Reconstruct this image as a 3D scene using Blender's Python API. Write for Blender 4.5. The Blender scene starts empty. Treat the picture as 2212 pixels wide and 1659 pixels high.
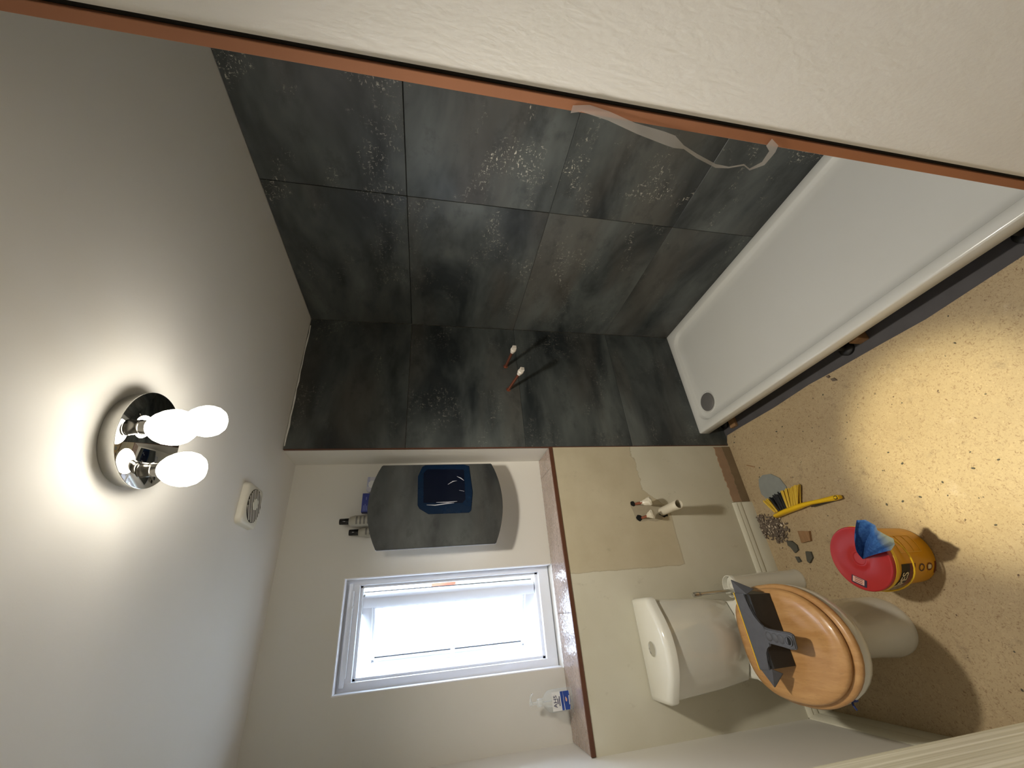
import bpy, bmesh, math, random
from mathutils import Vector, Matrix, noise as mnoise
random.seed(7)
SC = bpy.context.scene
COL = SC.collection
PI = math.pi

# ------------------------------------------------------------------ camera, world, exposure
cam = bpy.data.cameras.new('camera')
cam.sensor_fit = 'HORIZONTAL'; cam.sensor_width = 36.0
cam.lens = 852.1 / 2212 * 36.0
cam.clip_start = 0.02
co = bpy.data.objects.new('camera', cam); COL.objects.link(co)
RIGHT = Vector((0.8627, -0.5052, 0.0239)); DOWN = Vector((-0.0835, -0.1889, -0.9784)); FWD = Vector((0.4988, 0.8421, -0.2052))
# the photograph was taken upright and is shown lying on its side: room-up points to image-left
FWD.normalize(); DOWN = (DOWN - FWD * DOWN.dot(FWD)).normalized(); RIGHT = DOWN.cross(FWD)
m = Matrix.Identity(4)
for i in range(3):
    m[i][0] = DOWN[i]; m[i][1] = RIGHT[i]; m[i][2] = -FWD[i]
m[0][3], m[1][3], m[2][3] = -0.7289, -1.8652, 1.7012
co.matrix_world = m
SC.camera = co

w = bpy.data.worlds.new('sky'); SC.world = w; w.use_nodes = True
bg = w.node_tree.nodes['Background']
bg.inputs['Color'].default_value = (0.70, 0.81, 1.0, 1)
bg.inputs['Strength'].default_value = 7.0

BULB_EMIT = 9.0
DOWN_POWER = 36.0        # LED throw of the three bulbs
POOL_POWER = 120.0        # light thrown down by the mirror plate
SC.view_settings.view_transform = 'Standard'
SC.view_settings.look = 'None'
SC.view_settings.exposure = 1.0
SC.view_settings.gamma = 1.0
SC.view_settings.use_curve_mapping = False

# ------------------------------------------------------------------ materials
def srgb(r, g, b):
    f = lambda c: (c / 255 / 12.92) if c / 255 <= 0.04045 else ((c / 255 + 0.055) / 1.055) ** 2.4
    return (f(r), f(g), f(b), 1)

class NT:
    def __init__(s, name):
        s.mat = bpy.data.materials.new(name); s.mat.use_nodes = True
        s.t = s.mat.node_tree; s.b = s.t.nodes['Principled BSDF']; s.out = s.t.nodes['Material Output']
    def n(s, typ, **kw):
        nd = s.t.nodes.new(typ)
        for k, v in kw.items():
            if k in ('operation', 'blend_type', 'data_type', 'interpolation_type', 'feature', 'noise_dimensions', 'distance'): setattr(nd, k, v)
        return nd
    def link(s, a, b): s.t.links.new(a, b)
    def coord(s, scale=(1, 1, 1), offs=None):
        tc = s.n('ShaderNodeTexCoord'); mp = s.n('ShaderNodeMapping')
        s.link(tc.outputs['Object'], mp.inputs['Vector']); mp.inputs['Scale'].default_value = scale
        if offs: mp.inputs['Location'].default_value = offs
        return mp.outputs['Vector']
    def noise(s, vec, scale, detail=2.0, rough=0.5, dist=0.0):
        nd = s.n('ShaderNodeTexNoise'); nd.inputs['Scale'].default_value = scale
        nd.inputs['Detail'].default_value = detail; nd.inputs['Roughness'].default_value = rough
        nd.inputs['Distortion'].default_value = dist
        if vec is not None: s.link(vec, nd.inputs['Vector'])
        return nd.outputs['Fac']
    def ramp(s, fac, lo, hi, a=0.0, b=1.0):
        nd = s.n('ShaderNodeMapRange'); nd.inputs['From Min'].default_value = lo; nd.inputs['From Max'].default_value = hi
        nd.inputs['To Min'].default_value = a; nd.inputs['To Max'].default_value = b
        s.link(fac, nd.inputs['Value']); return nd.outputs['Result']
    def math(s, op, a, b=None):
        nd = s.n('ShaderNodeMath', operation=op)
        for i, x in enumerate((a, b)):
            if x is None: continue
            if isinstance(x, (int, float)): nd.inputs[i].default_value = x
            else: s.link(x, nd.inputs[i])
        return nd.outputs[0]
    def mix(s, fac, a, b):
        nd = s.n('ShaderNodeMix', data_type='RGBA')
        for key, x in ((0, fac), (6, a), (7, b)):
            if isinstance(x, (int, float)): nd.inputs[key].default_value = x
            elif isinstance(x, tuple): nd.inputs[key].default_value = x
            else: s.link(x, nd.inputs[key])
        return nd.outputs[2]
    def bump(s, h, strength=0.2, dist=0.002):
        nd = s.n('ShaderNodeBump'); nd.inputs['Strength'].default_value = strength; nd.inputs['Distance'].default_value = dist
        s.link(h, nd.inputs['Height']); s.link(nd.outputs['Normal'], s.b.inputs['Normal'])
    def color(s, c):
        if isinstance(c, tuple): s.b.inputs['Base Color'].default_value = c
        else: s.link(c, s.b.inputs['Base Color'])
    def set(s, **kw):
        for k, v in kw.items(): s.b.inputs[k.replace('_', ' ')].default_value = v
        return s

def plain(name, col, rough=0.5, metal=0.0, var=0.06, scale=30.0, spec=None, bump=0.0, coat=0.0):
    t = NT(name); v = t.coord()
    nz = t.noise(v, scale, 3.0)
    d = tuple(c * (1 - var) for c in col[:3]) + (1,); l = tuple(min(1, c * (1 + var)) for c in col[:3]) + (1,)
    t.color(t.mix(nz, d, l)); t.set(Roughness=rough, Metallic=metal)
    if spec is not None: t.b.inputs['Specular IOR Level'].default_value = spec
    if bump: t.bump(t.noise(v, scale * 8, 2.0), bump, 0.001)
    if coat: t.b.inputs['Coat Weight'].default_value = coat
    return t.mat

def paint_mat(name, col, scuffs=True, bump=0.12, scale=220.0, stretch=(1, 1, 1)):
    t = NT(name); v = t.coord()
    big = t.noise(v, 2.2, 3.0)
    c = t.mix(t.ramp(big, .3, .7), tuple(x * .965 for x in col[:3]) + (1,), col)
    if scuffs:
        sc = t.math('MULTIPLY', t.ramp(t.noise(t.coord((3, 3, 9)), 3.0, 5.0, .65), .66, .8), .35)
        c = t.mix(sc, c, tuple(x * .72 for x in col[:3]) + (1,))
    t.color(c); t.set(Roughness=.62)
    vs = t.coord(stretch)
    h = t.math('ADD', t.noise(vs, scale, 3.0), t.math('MULTIPLY', t.noise(vs, scale * .2, 2.0), .8))
    t.bump(h, bump, .002)
    return t.mat

def slate_mat(name, flecks=1.0, dark=1.0, rough=0.0):
    t = NT(name)
    tc = t.n('ShaderNodeTexCoord'); sep = t.n('ShaderNodeSeparateXYZ'); t.link(tc.outputs['Object'], sep.inputs[0])
    oi = t.n('ShaderNodeObjectInfo')
    h = t.math('ADD', t.math('SUBTRACT', sep.outputs['X'], sep.outputs['Y']), t.math('MULTIPLY', oi.outputs['Random'], 9.0))
    def vec(sh, sz):
        cb = t.n('ShaderNodeCombineXYZ')
        t.link(t.math('MULTIPLY', h, sh), cb.inputs[0]); t.link(t.math('MULTIPLY', sep.outputs['Z'], sz), cb.inputs[1])
        return cb.outputs[0]
    cloud = t.noise(vec(1.6, 4.0), 1.0, 4.0, .6, .4)
    cloud2 = t.noise(vec(7, 10), 1.0, 5.0, .7)
    warm = t.noise(vec(.9, 3.0), 1.0, 3.0, .5, .3)
    a = t.mix(t.ramp(cloud, .35, .68), srgb(36, 41, 43), srgb(92, 97, 95))
    a = t.mix(t.math('MULTIPLY', t.ramp(warm, .5, .65), .5), a, srgb(82, 77, 70))
    a = t.mix(t.math('MULTIPLY', t.ramp(cloud2, .52, .72), .5), a, srgb(28, 31, 34))
    # pale worn flecks, in patches, some drawn out along the sheet and some across it
    mask = t.ramp(t.noise(vec(3.4, 4.6), 1.0, 3.0, .6, .8), .54, .66)
    mask = t.math('MULTIPLY', mask, t.ramp(sep.outputs['Y'], -.35, -.95, .25, 1.0))
    f1 = t.ramp(t.noise(vec(46, 95), 1.0, 4.0, .75), .59, .62)
    f2 = t.ramp(t.noise(vec(105, 38), 1.0, 4.0, .75), .60, .63)
    fl = t.math('MULTIPLY', t.math('MAXIMUM', f1, f2), t.math('MULTIPLY', mask, flecks))
    a = t.mix(fl, a, srgb(205, 200, 186))
    if dark < 1: a = t.mix(1 - dark, a, (.004, .004, .005, 1))
    t.color(a); t.link(t.ramp(cloud2, .3, .7, .34 + rough, .5 + rough), t.b.inputs['Roughness'])
    t.bump(t.noise(vec(300, 300), 1.0, 2.0), .05, .001)
    return t.mat

def lower_wall_mat():
    t = NT('patched_paint'); v = t.coord()
    tc = t.n('ShaderNodeTexCoord'); sep = t.n('ShaderNodeSeparateXYZ'); t.link(tc.outputs['Object'], sep.inputs[0])
    jag = t.math('MULTIPLY', t.math('SUBTRACT', t.noise(v, 9, 5.0, .65), .5), .10)
    jag2 = t.math('MULTIPLY', t.math('SUBTRACT', t.noise(t.coord((14, 14, 3)), 2.2, 4.0, .6), .5), .05)
    ex = t.ramp(t.math('ADD', sep.outputs['X'], t.math('MULTIPLY', jag, .22)), -.606, -.600)
    rough_low = t.ramp(sep.outputs['X'], -.34, -.24, 0.0, 1.0)
    zthr = t.math('ADD', t.math('ADD', .487, t.math('MULTIPLY', rough_low, .13)), t.math('ADD', t.math('MULTIPLY', jag, t.math('ADD', .12, rough_low)), 0.0))
    ez = t.ramp(t.math('SUBTRACT', sep.outputs['Z'], zthr), -.004, .006)
    patch = t.math('MULTIPLY', ex, ez)
    paint = t.mix(t.ramp(t.noise(v, 3, 3), .3, .7), srgb(194, 189, 168), srgb(208, 204, 186))
    bare = t.mix(t.ramp(t.noise(v, 5, 4, .6), .3, .7), srgb(182, 171, 144), srgb(196, 186, 160))
    c = t.mix(patch, paint, bare)
    scuff = t.math('MULTIPLY', t.ramp(t.noise(t.coord((8, 8, 5)), 2.0, 7.0, .74), .60, .74), .5)
    c = t.mix(scuff, c, srgb(150, 142, 120))
    # old adhesive / chipped edge along the patch border
    rim = t.math('MULTIPLY', t.math('SUBTRACT', 1.0, t.math('ABSOLUTE', t.math('SUBTRACT', t.math('MULTIPLY', patch, 2.0), 1.0))), .6)
    c = t.mix(rim, c, srgb(150, 138, 112))
    t.color(c); t.set(Roughness=.6)
    h = t.math('ADD', t.math('MULTIPLY', t.noise(v, 60, 4), .5), t.math('MULTIPLY', patch, -1.2))
    t.bump(h, .25, .002)
    return t.mat

def hardboard_mat():
    t = NT('hardboard'); v = t.coord()
    c = t.mix(t.ramp(t.noise(v, 2.5, 4, .6), .3, .7), srgb(167, 147, 114), srgb(183, 163, 128))
    fib = t.noise(v, 95, 4, .7, 2.0)
    c = t.mix(t.ramp(fib, .54, .68), c, srgb(128, 100, 70))
    c = t.mix(t.math('MULTIPLY', t.ramp(fib, .40, .28), .7), c, srgb(212, 186, 146))
    st = t.math('MULTIPLY', t.ramp(t.noise(v, 9, 7, .78), .58, .70), .55)
    c = t.mix(st, c, srgb(112, 96, 78))
    dots = t.ramp(t.noise(v, 48, 3, .6), .695, .72)
    c = t.mix(dots, c, srgb(84, 62, 44))
    dust = t.math('MULTIPLY', t.ramp(t.noise(v, 6.5, 5, .7), .62, .76), .5)
    c = t.mix(dust, c, srgb(206, 190, 168))
    t.color(c); t.set(Roughness=.55)
    t.bump(fib, .12, .001)
    return t.mat

def shelf_mat():
    t = NT('rippled_tile'); v = t.coord()
    c = t.mix(t.ramp(t.noise(v, 12, 4, .6), .3, .7), srgb(132, 112, 102), srgb(156, 136, 124))
    c = t.mix(t.ramp(t.noise(t.coord((1, 1, 1)), 150, 3), .6, .75), c, srgb(112, 92, 82))
    t.color(c); t.set(Roughness=.12); t.b.inputs['Specular IOR Level'].default_value = .9; t.b.inputs['Coat Weight'].default_value = .6; t.b.inputs['Coat Roughness'].default_value = .1
    vo = t.n('ShaderNodeTexVoronoi'); vo.inputs['Scale'].default_value = 150; t.link(v, vo.inputs['Vector'])
    return t.mat

def wood_mat(name, a, b, rough=.35, axis=(22, 3, 22), coat=.2):
    t = NT(name)
    n1 = t.noise(t.coord(axis), 2.0, 5, .6, .5)
    n2 = t.noise(t.coord(tuple(x * 5 for x in axis)), 2.0, 3, .6)
    c = t.mix(t.ramp(n1, .3, .7), a, b)
    c = t.mix(t.math('MULTIPLY', t.ramp(n2, .55, .75), .35), c, tuple(x * .6 for x in a[:3]) + (1,))
    t.color(c); t.set(Roughness=rough); t.b.inputs['Coat Weight'].default_value = coat
    return t.mat

def emit_mat(name, col, strength):
    t = NT(name); t.b.inputs['Base Color'].default_value = (.9, .9, .9, 1)
    t.b.inputs['Emission Color'].default_value = col; t.b.inputs['Emission Strength'].default_value = strength
    return t.mat

def clear_mat(name, tint=(1, 1, 1, 1), body=(.9, .9, .9, 1), alpha=.3, rough=.12, diffuse_trans=False):
    """thin clear plastic: part see-through, part glossy body"""
    t = NT(name)
    tr = t.n('ShaderNodeBsdfTransparent'); tr.inputs['Color'].default_value = tint
    t.b.inputs['Base Color'].default_value = body; t.b.inputs['Roughness'].default_value = rough
    mx = t.n('ShaderNodeMixShader'); mx.inputs[0].default_value = alpha
    t.link(tr.outputs[0], mx.inputs[1])
    if diffuse_trans:
        tl = t.n('ShaderNodeBsdfTranslucent'); tl.inputs['Color'].default_value = body; t.link(tl.outputs[0], mx.inputs[2])
    else: t.link(t.b.outputs[0], mx.inputs[2])
    t.link(mx.outputs[0], t.out.inputs['Surface'])
    return t.mat

WHITE = srgb(226, 222, 212)
M = dict(
    ceil=paint_mat('ceiling_paint', srgb(228, 226, 221), scuffs=False, bump=.06),
    wall=paint_mat('wall_paint', srgb(222, 219, 210), bump=.07),
    near=paint_mat('textured_paint', srgb(240, 237, 231), bump=.35, scale=130, stretch=(1, 1, .55)),
    slate=slate_mat('slate_panel'), slate_low=slate_mat('slate_cabinet', .12, .75, .12),
    lower=lower_wall_mat(), board=hardboard_mat(), shelf=shelf_mat(),
    groove=plain('dark_joint', srgb(16, 17, 18), .7),
    copper=plain('copper_trim', srgb(176, 122, 92), .34, .6, .08, 8),
    browntrim=plain('brown_edge', srgb(92, 56, 38), .45, .1, .2, 60),
    gap=plain('black_gap', srgb(10, 7, 6), .8),
    acryl=plain('white_acrylic', srgb(212, 212, 206), .22, 0, .02, 6, coat=.2),
    ceramic=plain('white_ceramic', srgb(218, 216, 204), .10, 0, .02, 5, coat=.4),
    beech=wood_mat('beech_lid', srgb(172, 126, 76), srgb(194, 150, 98)),
    chrome=plain('chrome', (.78, .78, .78, 1), .04, 1.0, .02, 10),
    mirror=plain('mirror_plate', (.56, .56, .54, 1), .015, 1.0, .02, 5),
    darkchrome=plain('dark_chrome', (.22, .21, .19, 1), .2, 1.0, .05, 20),
    satin=plain('satin_metal', (.62, .61, .58, 1), .28, 1.0, .08, 60),
    grey_steel=plain('drain_grey', srgb(128, 126, 124), .42, .4, .08, 120),
    bulb=emit_mat('bulb_glow', (1.0, .93, .80, 1), BULB_EMIT),
    upvc=plain('white_upvc', srgb(236, 239, 246), .25, 0, .02, 8, coat=.1),
    reveal=plain('skylit_reveal', srgb(242, 243, 248), .35, 0, .02, 8),  # paler and bluer than the wall paint, skylight put into the colour
    gasket=plain('black_gasket', srgb(22, 20, 20), .6),
    frosted=clear_mat('frosted_pane', (.95, .97, 1, 1), (.95, .97, 1, 1), .32, .3, True),
    fan=plain('aged_white_plastic', srgb(214, 210, 196), .4, 0, .04, 20),
    slot=plain('slot_dark', srgb(44, 38, 32), .9),
    blackcap=plain('black_plastic', srgb(20, 20, 24), .18, 0, .1, 40),
    greybottle=plain('grey_plastic_bottle', srgb(166, 162, 148), .28, 0, .05, 30),
    printed=plain('grey_print', srgb(112, 110, 104), .5),
    bluebox=plain('blue_card', srgb(42, 56, 140), .4, 0, .08, 40),
    bluebox2=plain('pale_blue_print', srgb(110, 124, 190), .5),
    packwhite=plain('white_pack', srgb(206, 206, 214), .25, 0, .03, 30),
    clear=clear_mat('clear_plastic', (.96, .97, .97, 1), (.86, .88, .88, 1), .34, .08),
    gel=clear_mat('clear_gel', (.97, .985, .99, 1), (.84, .87, .88, 1), .16, .05),
    label_w=plain('label_white', srgb(226, 226, 224), .5),
    label_b=plain('label_blue', srgb(36, 70, 150), .45),
    ink=plain('dark_blue_ink', srgb(30, 36, 84), .6),
    skin=plain('hand_print', srgb(222, 172, 140), .6),
    film=clear_mat('clear_film', (.98, .97, .96, 1), (.82, .78, .74, 1), .45, .25),
    bluefilm=plain('blue_film', srgb(12, 33, 58), .16, 0, .3, 14, coat=.5),
    bluefilm2=plain('deep_blue_film', srgb(10, 16, 34), .14, 0, .3, 14, coat=.5),
    pipe=plain('copper_pipe', srgb(170, 106, 84), .32, .85, .15, 50),
    fitting=plain('white_fitting', srgb(214, 206, 194), .35, 0, .04, 60),
    hole=plain('black_hole', srgb(6, 6, 6), .9),
    tape=plain('crumpled_tape', srgb(206, 198, 178), .35, 0, .06, 80),
    pvc=plain('white_waste_pipe', srgb(206, 198, 178), .4, 0, .03, 30),
    mortar=plain('grey_mortar', srgb(168, 158, 136), .8, 0, .12, 40, bump=.3),
    plaster=plain('bare_plaster', srgb(158, 130, 104), .85, 0, .18, 18, bump=.4),
    plaster2=plain('old_plaster', srgb(124, 106, 80), .85, 0, .18, 18, bump=.4),
    skirt=paint_mat('skirting_gloss', srgb(208, 204, 184), scuffs=True, bump=.05),
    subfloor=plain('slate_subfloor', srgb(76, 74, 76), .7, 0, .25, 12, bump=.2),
    woodblock=wood_mat('pine_block', srgb(132, 98, 64), srgb(160, 124, 86), .6, (3, 22, 22), 0),
    rubber=plain('black_rubber', srgb(18, 16, 16), .5),
    pandark=plain('black_dustpan', srgb(34, 32, 30), .42, 0, .35, 30),
    pandust=plain('dusty_plastic', srgb(78, 79, 84), .6, 0, .22, 45, bump=.2),
    yellow=plain('yellow_plastic', srgb(232, 188, 26), .32, 0, .05, 20),
    bristle_y=plain('yellow_bristle', srgb(214, 178, 60), .5, 0, .1, 60),
    bristle_k=plain('black_bristle', srgb(34, 36, 40), .5, 0, .2, 60),
    tub=plain('yellow_tub', srgb(214, 152, 22), .3, 0, .05, 25),
    tub2=plain('pale_yellow_rib', srgb(228, 180, 70), .35),
    lidred=plain('red_lid', srgb(168, 36, 38), .35, 0, .08, 25),
    tubblack=plain('tub_black_print', srgb(18, 16, 16), .4),
    tubbrown=plain('tub_brown_print', srgb(110, 44, 28), .4),
    tubwhite=plain('tub_white_print', srgb(230, 216, 180), .5),
    sticker=plain('pink_sticker', srgb(222, 176, 160), .4),
    navy=plain('navy_print', srgb(46, 40, 62), .5),
    slateshard=plain('slate_shard', srgb(78, 76, 66), .7, 0, .25, 60, bump=.4),
    greyslab=plain('grey_slab', srgb(134, 138, 134), .6, 0, .12, 40, bump=.3),
    rubble=plain('dark_rubble', srgb(108, 95, 82), .85, 0, .3, 120, bump=.5),
    flake=plain('pale_flake', srgb(206, 190, 168), .7, 0, .08, 60),
    doorp=None, brick=plain('red_brick', srgb(150, 84, 62), .8, 0, .25, 6), rooft=plain('red_roof_tile', srgb(140, 70, 50), .8, 0, .2, 4),
    bluebit=plain('blue_block', srgb(30, 52, 120), .4),
    darkstain=plain('dark_marks', srgb(110, 100, 84), .7),
)

def wipe_mat():
    t = NT('blue_wipe'); v = t.coord()
    tc = t.n('ShaderNodeTexCoord'); sep = t.n('ShaderNodeSeparateXYZ'); t.link(tc.outputs['Object'], sep.inputs[0])
    wear = t.ramp(t.math('ADD', t.math('SUBTRACT', t.math('MULTIPLY', sep.outputs['Y'], -1.0), .0), t.math('MULTIPLY', t.noise(v, 30, 3), .05)), .775, .815)
    c = t.mix(t.ramp(t.noise(v, 90, 4, .7), .35, .7), srgb(36, 84, 160), srgb(74, 128, 196))
    c = t.mix(wear, c, srgb(150, 158, 150))
    t.color(c); t.set(Roughness=.85); t.bump(t.noise(v, 260, 3), .4, .001)
    return t.mat
M['wipe'] = wipe_mat()

def door_mat():
    t = NT('grained_door_paint')
    g = t.noise(t.coord((1, 170, 1.4)), 1.0, 3, .5)
    t.color(t.mix(t.ramp(g, .35, .65), srgb(176, 171, 146), srgb(216, 212, 194))); t.set(Roughness=.38)
    t.bump(g, .5, .003)
    return t.mat
M['doorp'] = door_mat()

# ------------------------------------------------------------------ mesh helpers
def new(): return bmesh.new()
def box(bm, a, b, bevel=0.0, seg=2):
    a = Vector(a); b = Vector(b); c = (a + b) / 2; s = b - a
    mt = Matrix.Translation(c) @ Matrix.Diagonal((abs(s.x), abs(s.y), abs(s.z), 1))
    r = bmesh.ops.create_cube(bm, size=1.0, matrix=mt)
    if bevel:
        es = list({e for v in r['verts'] for e in v.link_edges})
        bmesh.ops.bevel(bm, geom=es, offset=bevel, segments=seg, affect='EDGES', profile=.6)
    return bm
def frame_z(d):
    d = Vector(d).normalized(); return d.to_track_quat('Z', 'Y').to_matrix()
def cone(bm, p0, p1, r0, r1, seg=24, caps=True):
    p0 = Vector(p0); p1 = Vector(p1); F = frame_z(p1 - p0)
    A = [bm.verts.new(p0 + F @ Vector((r0 * math.cos(2 * PI * i / seg), r0 * math.sin(2 * PI * i / seg), 0))) for i in range(seg)]
    B = [bm.verts.new(p1 + F @ Vector((r1 * math.cos(2 * PI * i / seg), r1 * math.sin(2 * PI * i / seg), 0))) for i in range(seg)]
    for i in range(seg): bm.faces.new((A[i], A[(i + 1) % seg], B[(i + 1) % seg], B[i]))
    if caps: bm.faces.new(A[::-1]); bm.faces.new(B)
    return bm
def lathe(bm, prof, c=(0, 0, 0), axis=(0, 0, 1), seg=32, cap0=True, cap1=True):
    c = Vector(c); F = frame_z(axis); rings = []
    for r, z in prof:
        rings.append([bm.verts.new(c + F @ Vector((r * math.cos(2 * PI * i / seg), r * math.sin(2 * PI * i / seg), z))) for i in range(seg)])
    for A, B in zip(rings, rings[1:]):
        for i in range(seg): bm.faces.new((A[i], A[(i + 1) % seg], B[(i + 1) % seg], B[i]))
    if cap0: bm.faces.new(rings[0][::-1])
    if cap1: bm.faces.new(rings[-1])
    return bm
def loft(bm, rings, cap0=True, cap1=True, closed=True):
    R = [[bm.verts.new(p) for p in r] for r in rings]; n = len(R[0])
    for A, B in zip(R, R[1:]):
        for i in range(n if closed else n - 1): bm.faces.new((A[i], A[(i + 1) % n], B[(i + 1) % n], B[i]))
    if cap0: bm.faces.new(R[0][::-1])
    if cap1: bm.faces.new(R[-1])
    return bm
def prism(bm, pts, off, bevel=0.0):
    """extrude polygon (list of 3D points) by vector off"""
    off = Vector(off); A = [bm.verts.new(Vector(p)) for p in pts]; B = [bm.verts.new(Vector(p) + off) for p in pts]; n = len(pts)
    fs = [bm.faces.new(A[::-1]), bm.faces.new(B)]
    for i in range(n): fs.append(bm.faces.new((A[i], A[(i + 1) % n], B[(i + 1) % n], B[i])))
    if bevel:
        bmesh.ops.bevel(bm, geom=list({e for f in fs for e in f.edges}), offset=bevel, segments=2, affect='EDGES')
    return bm
def tube(bm, pts, r, seg=10):
    pts = [Vector(p) for p in pts]; rings = []
    for i, p in enumerate(pts):
        d = (pts[min(i + 1, len(pts) - 1)] - pts[max(i - 1, 0)]).normalized()
        up = Vector((0, 0, 1)) if abs(d.z) < .95 else Vector((0, 1, 0))
        x = d.cross(up).normalized(); y = d.cross(x).normalized()
        rr = r[i] if isinstance(r, (list, tuple)) else r
        rings.append([p + x * (rr * math.cos(2 * PI * k / seg)) + y * (rr * math.sin(2 * PI * k / seg)) for k in range(seg)])
    return loft(bm, rings)
def ball(bm, c, r, sx=1, sy=1, sz=1, u=16, v=10):
    bmesh.ops.create_uvsphere(bm, u_segments=u, v_segments=v, radius=r, matrix=Matrix.Translation(c) @ Matrix.Diagonal((sx, sy, sz, 1)))
    return bm
def obj(name, bm, mat, parent=None, smooth=True, angle=40, label=None):
    bmesh.ops.recalc_face_normals(bm, faces=bm.faces)
    me = bpy.data.meshes.new(name); bm.to_mesh(me); bm.free()
    for mm in (mat if isinstance(mat, list) else [mat]): me.materials.append(mm)
    if smooth:
        for p in me.polygons: p.use_smooth = True
        me.set_sharp_from_angle(angle=math.radians(angle))
    o = bpy.data.objects.new(name, me); COL.objects.link(o)
    if parent is not None:
        o.parent = parent; o.matrix_parent_inverse = parent.matrix_world.inverted()
    if label: o['label'] = label
    return o
def tag(o, label, cat, group=None, kind=None):
    o['label'] = label; o['category'] = cat
    if group: o['group'] = group
    if kind: o['kind'] = kind
    return o
def thing(name, loc, label, cat, group=None):
    o = bpy.data.objects.new(name, None); COL.objects.link(o); o.location = loc; o.empty_display_size = .05
    o.matrix_world = Matrix.Translation(loc)
    return tag(o, label, cat, group)
def struct(name, bm, mat, label, cat, smooth=False):
    o = obj(name, bm, mat, None, smooth); o['kind'] = 'structure'; tag(o, label, cat); return o
def text_mesh(body, size, fn, depth=.0004, align='CENTER', space=1.0, bold=0.0):
    """lettering as a thin mesh; fn maps (x, y, h) in text plane to a world point"""
    cu = bpy.data.curves.new('lettering', 'FONT'); cu.body = body; cu.size = size; cu.align_x = align; cu.align_y = 'CENTER'
    cu.space_character = space; cu.resolution_u = 3; cu.offset = bold
    to = bpy.data.objects.new('lettering', cu); COL.objects.link(to)
    me = bpy.data.meshes.new_from_object(to.evaluated_get(bpy.context.evaluated_depsgraph_get()))
    COL.objects.unlink(to); bpy.data.objects.remove(to); bpy.data.curves.remove(cu)
    bm = bmesh.new(); bm.from_mesh(me); bpy.data.meshes.remove(me)
    bmesh.ops.triangulate(bm, faces=bm.faces)
    for v in bm.verts: v.co = Vector(fn(v.co.x, v.co.y, depth))
    return bm

# ------------------------------------------------------------------ room numbers
H = 2.35; XL = -1.2187; XR = .763; SH = 1.083; RC = .2201; YN = -1.5565; XN = 0.0
# floor: hardboard sheet over a slate-coloured subfloor
bm = new()
edge = [(.0, .01), (.052, -.02), (.053, -.14), (.049, -.38), (.056, -.60), (.05, -.72), (.044, -.93), (.037, -1.09), (.05, -1.36), (.055, YN - .02), (.02, YN - .03), (.02, -2.25)]
poly = [(XL - .02, .01)] + edge + [(.055, -2.25), (XL - .02, -2.25)]
prism(bm, [(x, y, -.007) for x, y in poly[:-2] + poly[-1:]], (0, 0, .007))
struct('floor', bm, M['board'], 'tan hardboard sheet floor with stains and specks', 'floor')
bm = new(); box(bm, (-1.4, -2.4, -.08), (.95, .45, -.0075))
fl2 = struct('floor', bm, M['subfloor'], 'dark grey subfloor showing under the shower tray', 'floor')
bm = new(); box(bm, (-1.4, -2.4, H), (.95, .5, H + .1))
struct('ceiling', bm, M['ceil'], 'plain white painted ceiling', 'ceiling')
# left wall, front wall (behind the photographer)
bm = new(); box(bm, (XL - .12, -2.35, -.05), (XL, .5, H + .02))
struct('wall_left', bm, M['wall'], 'pale painted wall beside the toilet', 'wall')
bm = new(); box(bm, (XL - .12, -2.4, -.05), (.95, -2.25, H + .02))
struct('wall_front', bm, M['wall'], 'pale painted wall behind the open door', 'wall')
# back wall: recessed upper part with the window opening, furred lower part, shower part
WX0, WX1, WZ1 = -.9625, -.5345, 2.055
bm = new()
YB = .42
box(bm, (XL - .1, RC, SH - .15), (WX0, YB, H + .02)); box(bm, (WX1, RC, SH - .15), (.02, YB, H + .02))
box(bm, (WX0, RC, WZ1), (WX1, YB, H + .02)); box(bm, (WX0, RC, -.02), (WX1, YB, SH - .004))
box(bm, (.0, .012, -.05), (.95, YB, H + .02))
wb = struct('wall_back', bm, M['wall'], 'white upper wall with the window, set back above the shelf', 'wall')
bm = new(); box(bm, (XL - .1, 0, -.05), (-.0005, RC + .01, SH - .0178))
wbl = struct('wall_back', bm, M['lower'], 'cream lower wall with an unpainted patch where a basin hung', 'wall')
# right wall and near wall
bm = new(); box(bm, (XR + .012, -1.6, -.05), (.95, .3, H + .02))
wr = struct('wall_right', bm, M['groove'], 'long shower wall clad in dark slate panels', 'wall')
bm = new(); box(bm, (XN, -2.4, -.05), (.95, YN - .022, H + .02))
wn = struct('wall_near', bm, M['near'], 'white rough-painted near wall with scuff marks', 'wall')

# slate panels, each a sheet of its own with an open joint
ZR = [.0, .603, 1.2045, 1.808, H - .002]
def panel(parent, a, b, mat=None):
    bm = new(); box(bm, a, b, .0012, 1); return obj('wall_panel', bm, mat or M['slate'], parent, True, 30)
for i in range(4):
    ga, gb = ((.0, .0006, .0006, .0012)[i], (.0006, .0006, .0012, .001)[i]); g = (.0007, .0008, .0012, .0014)[i]
    z0, z1 = ZR[i] + (ga if i else -.006), ZR[i + 1] - gb
    panel(wr, (XR, -.8215 + g * .9, z0), (XR + .0118, -.0005, z1))
    panel(wr, (XR, YN - .005, z0), (XR + .0118, -.8215 - g * .9, z1))
    panel(wb, (.001, 0, z0), (XR - .0008, .0118, z1))
    panel(wn, (XN + .004, YN - .0165, z0), (XR - .001, YN, z1))
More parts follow.
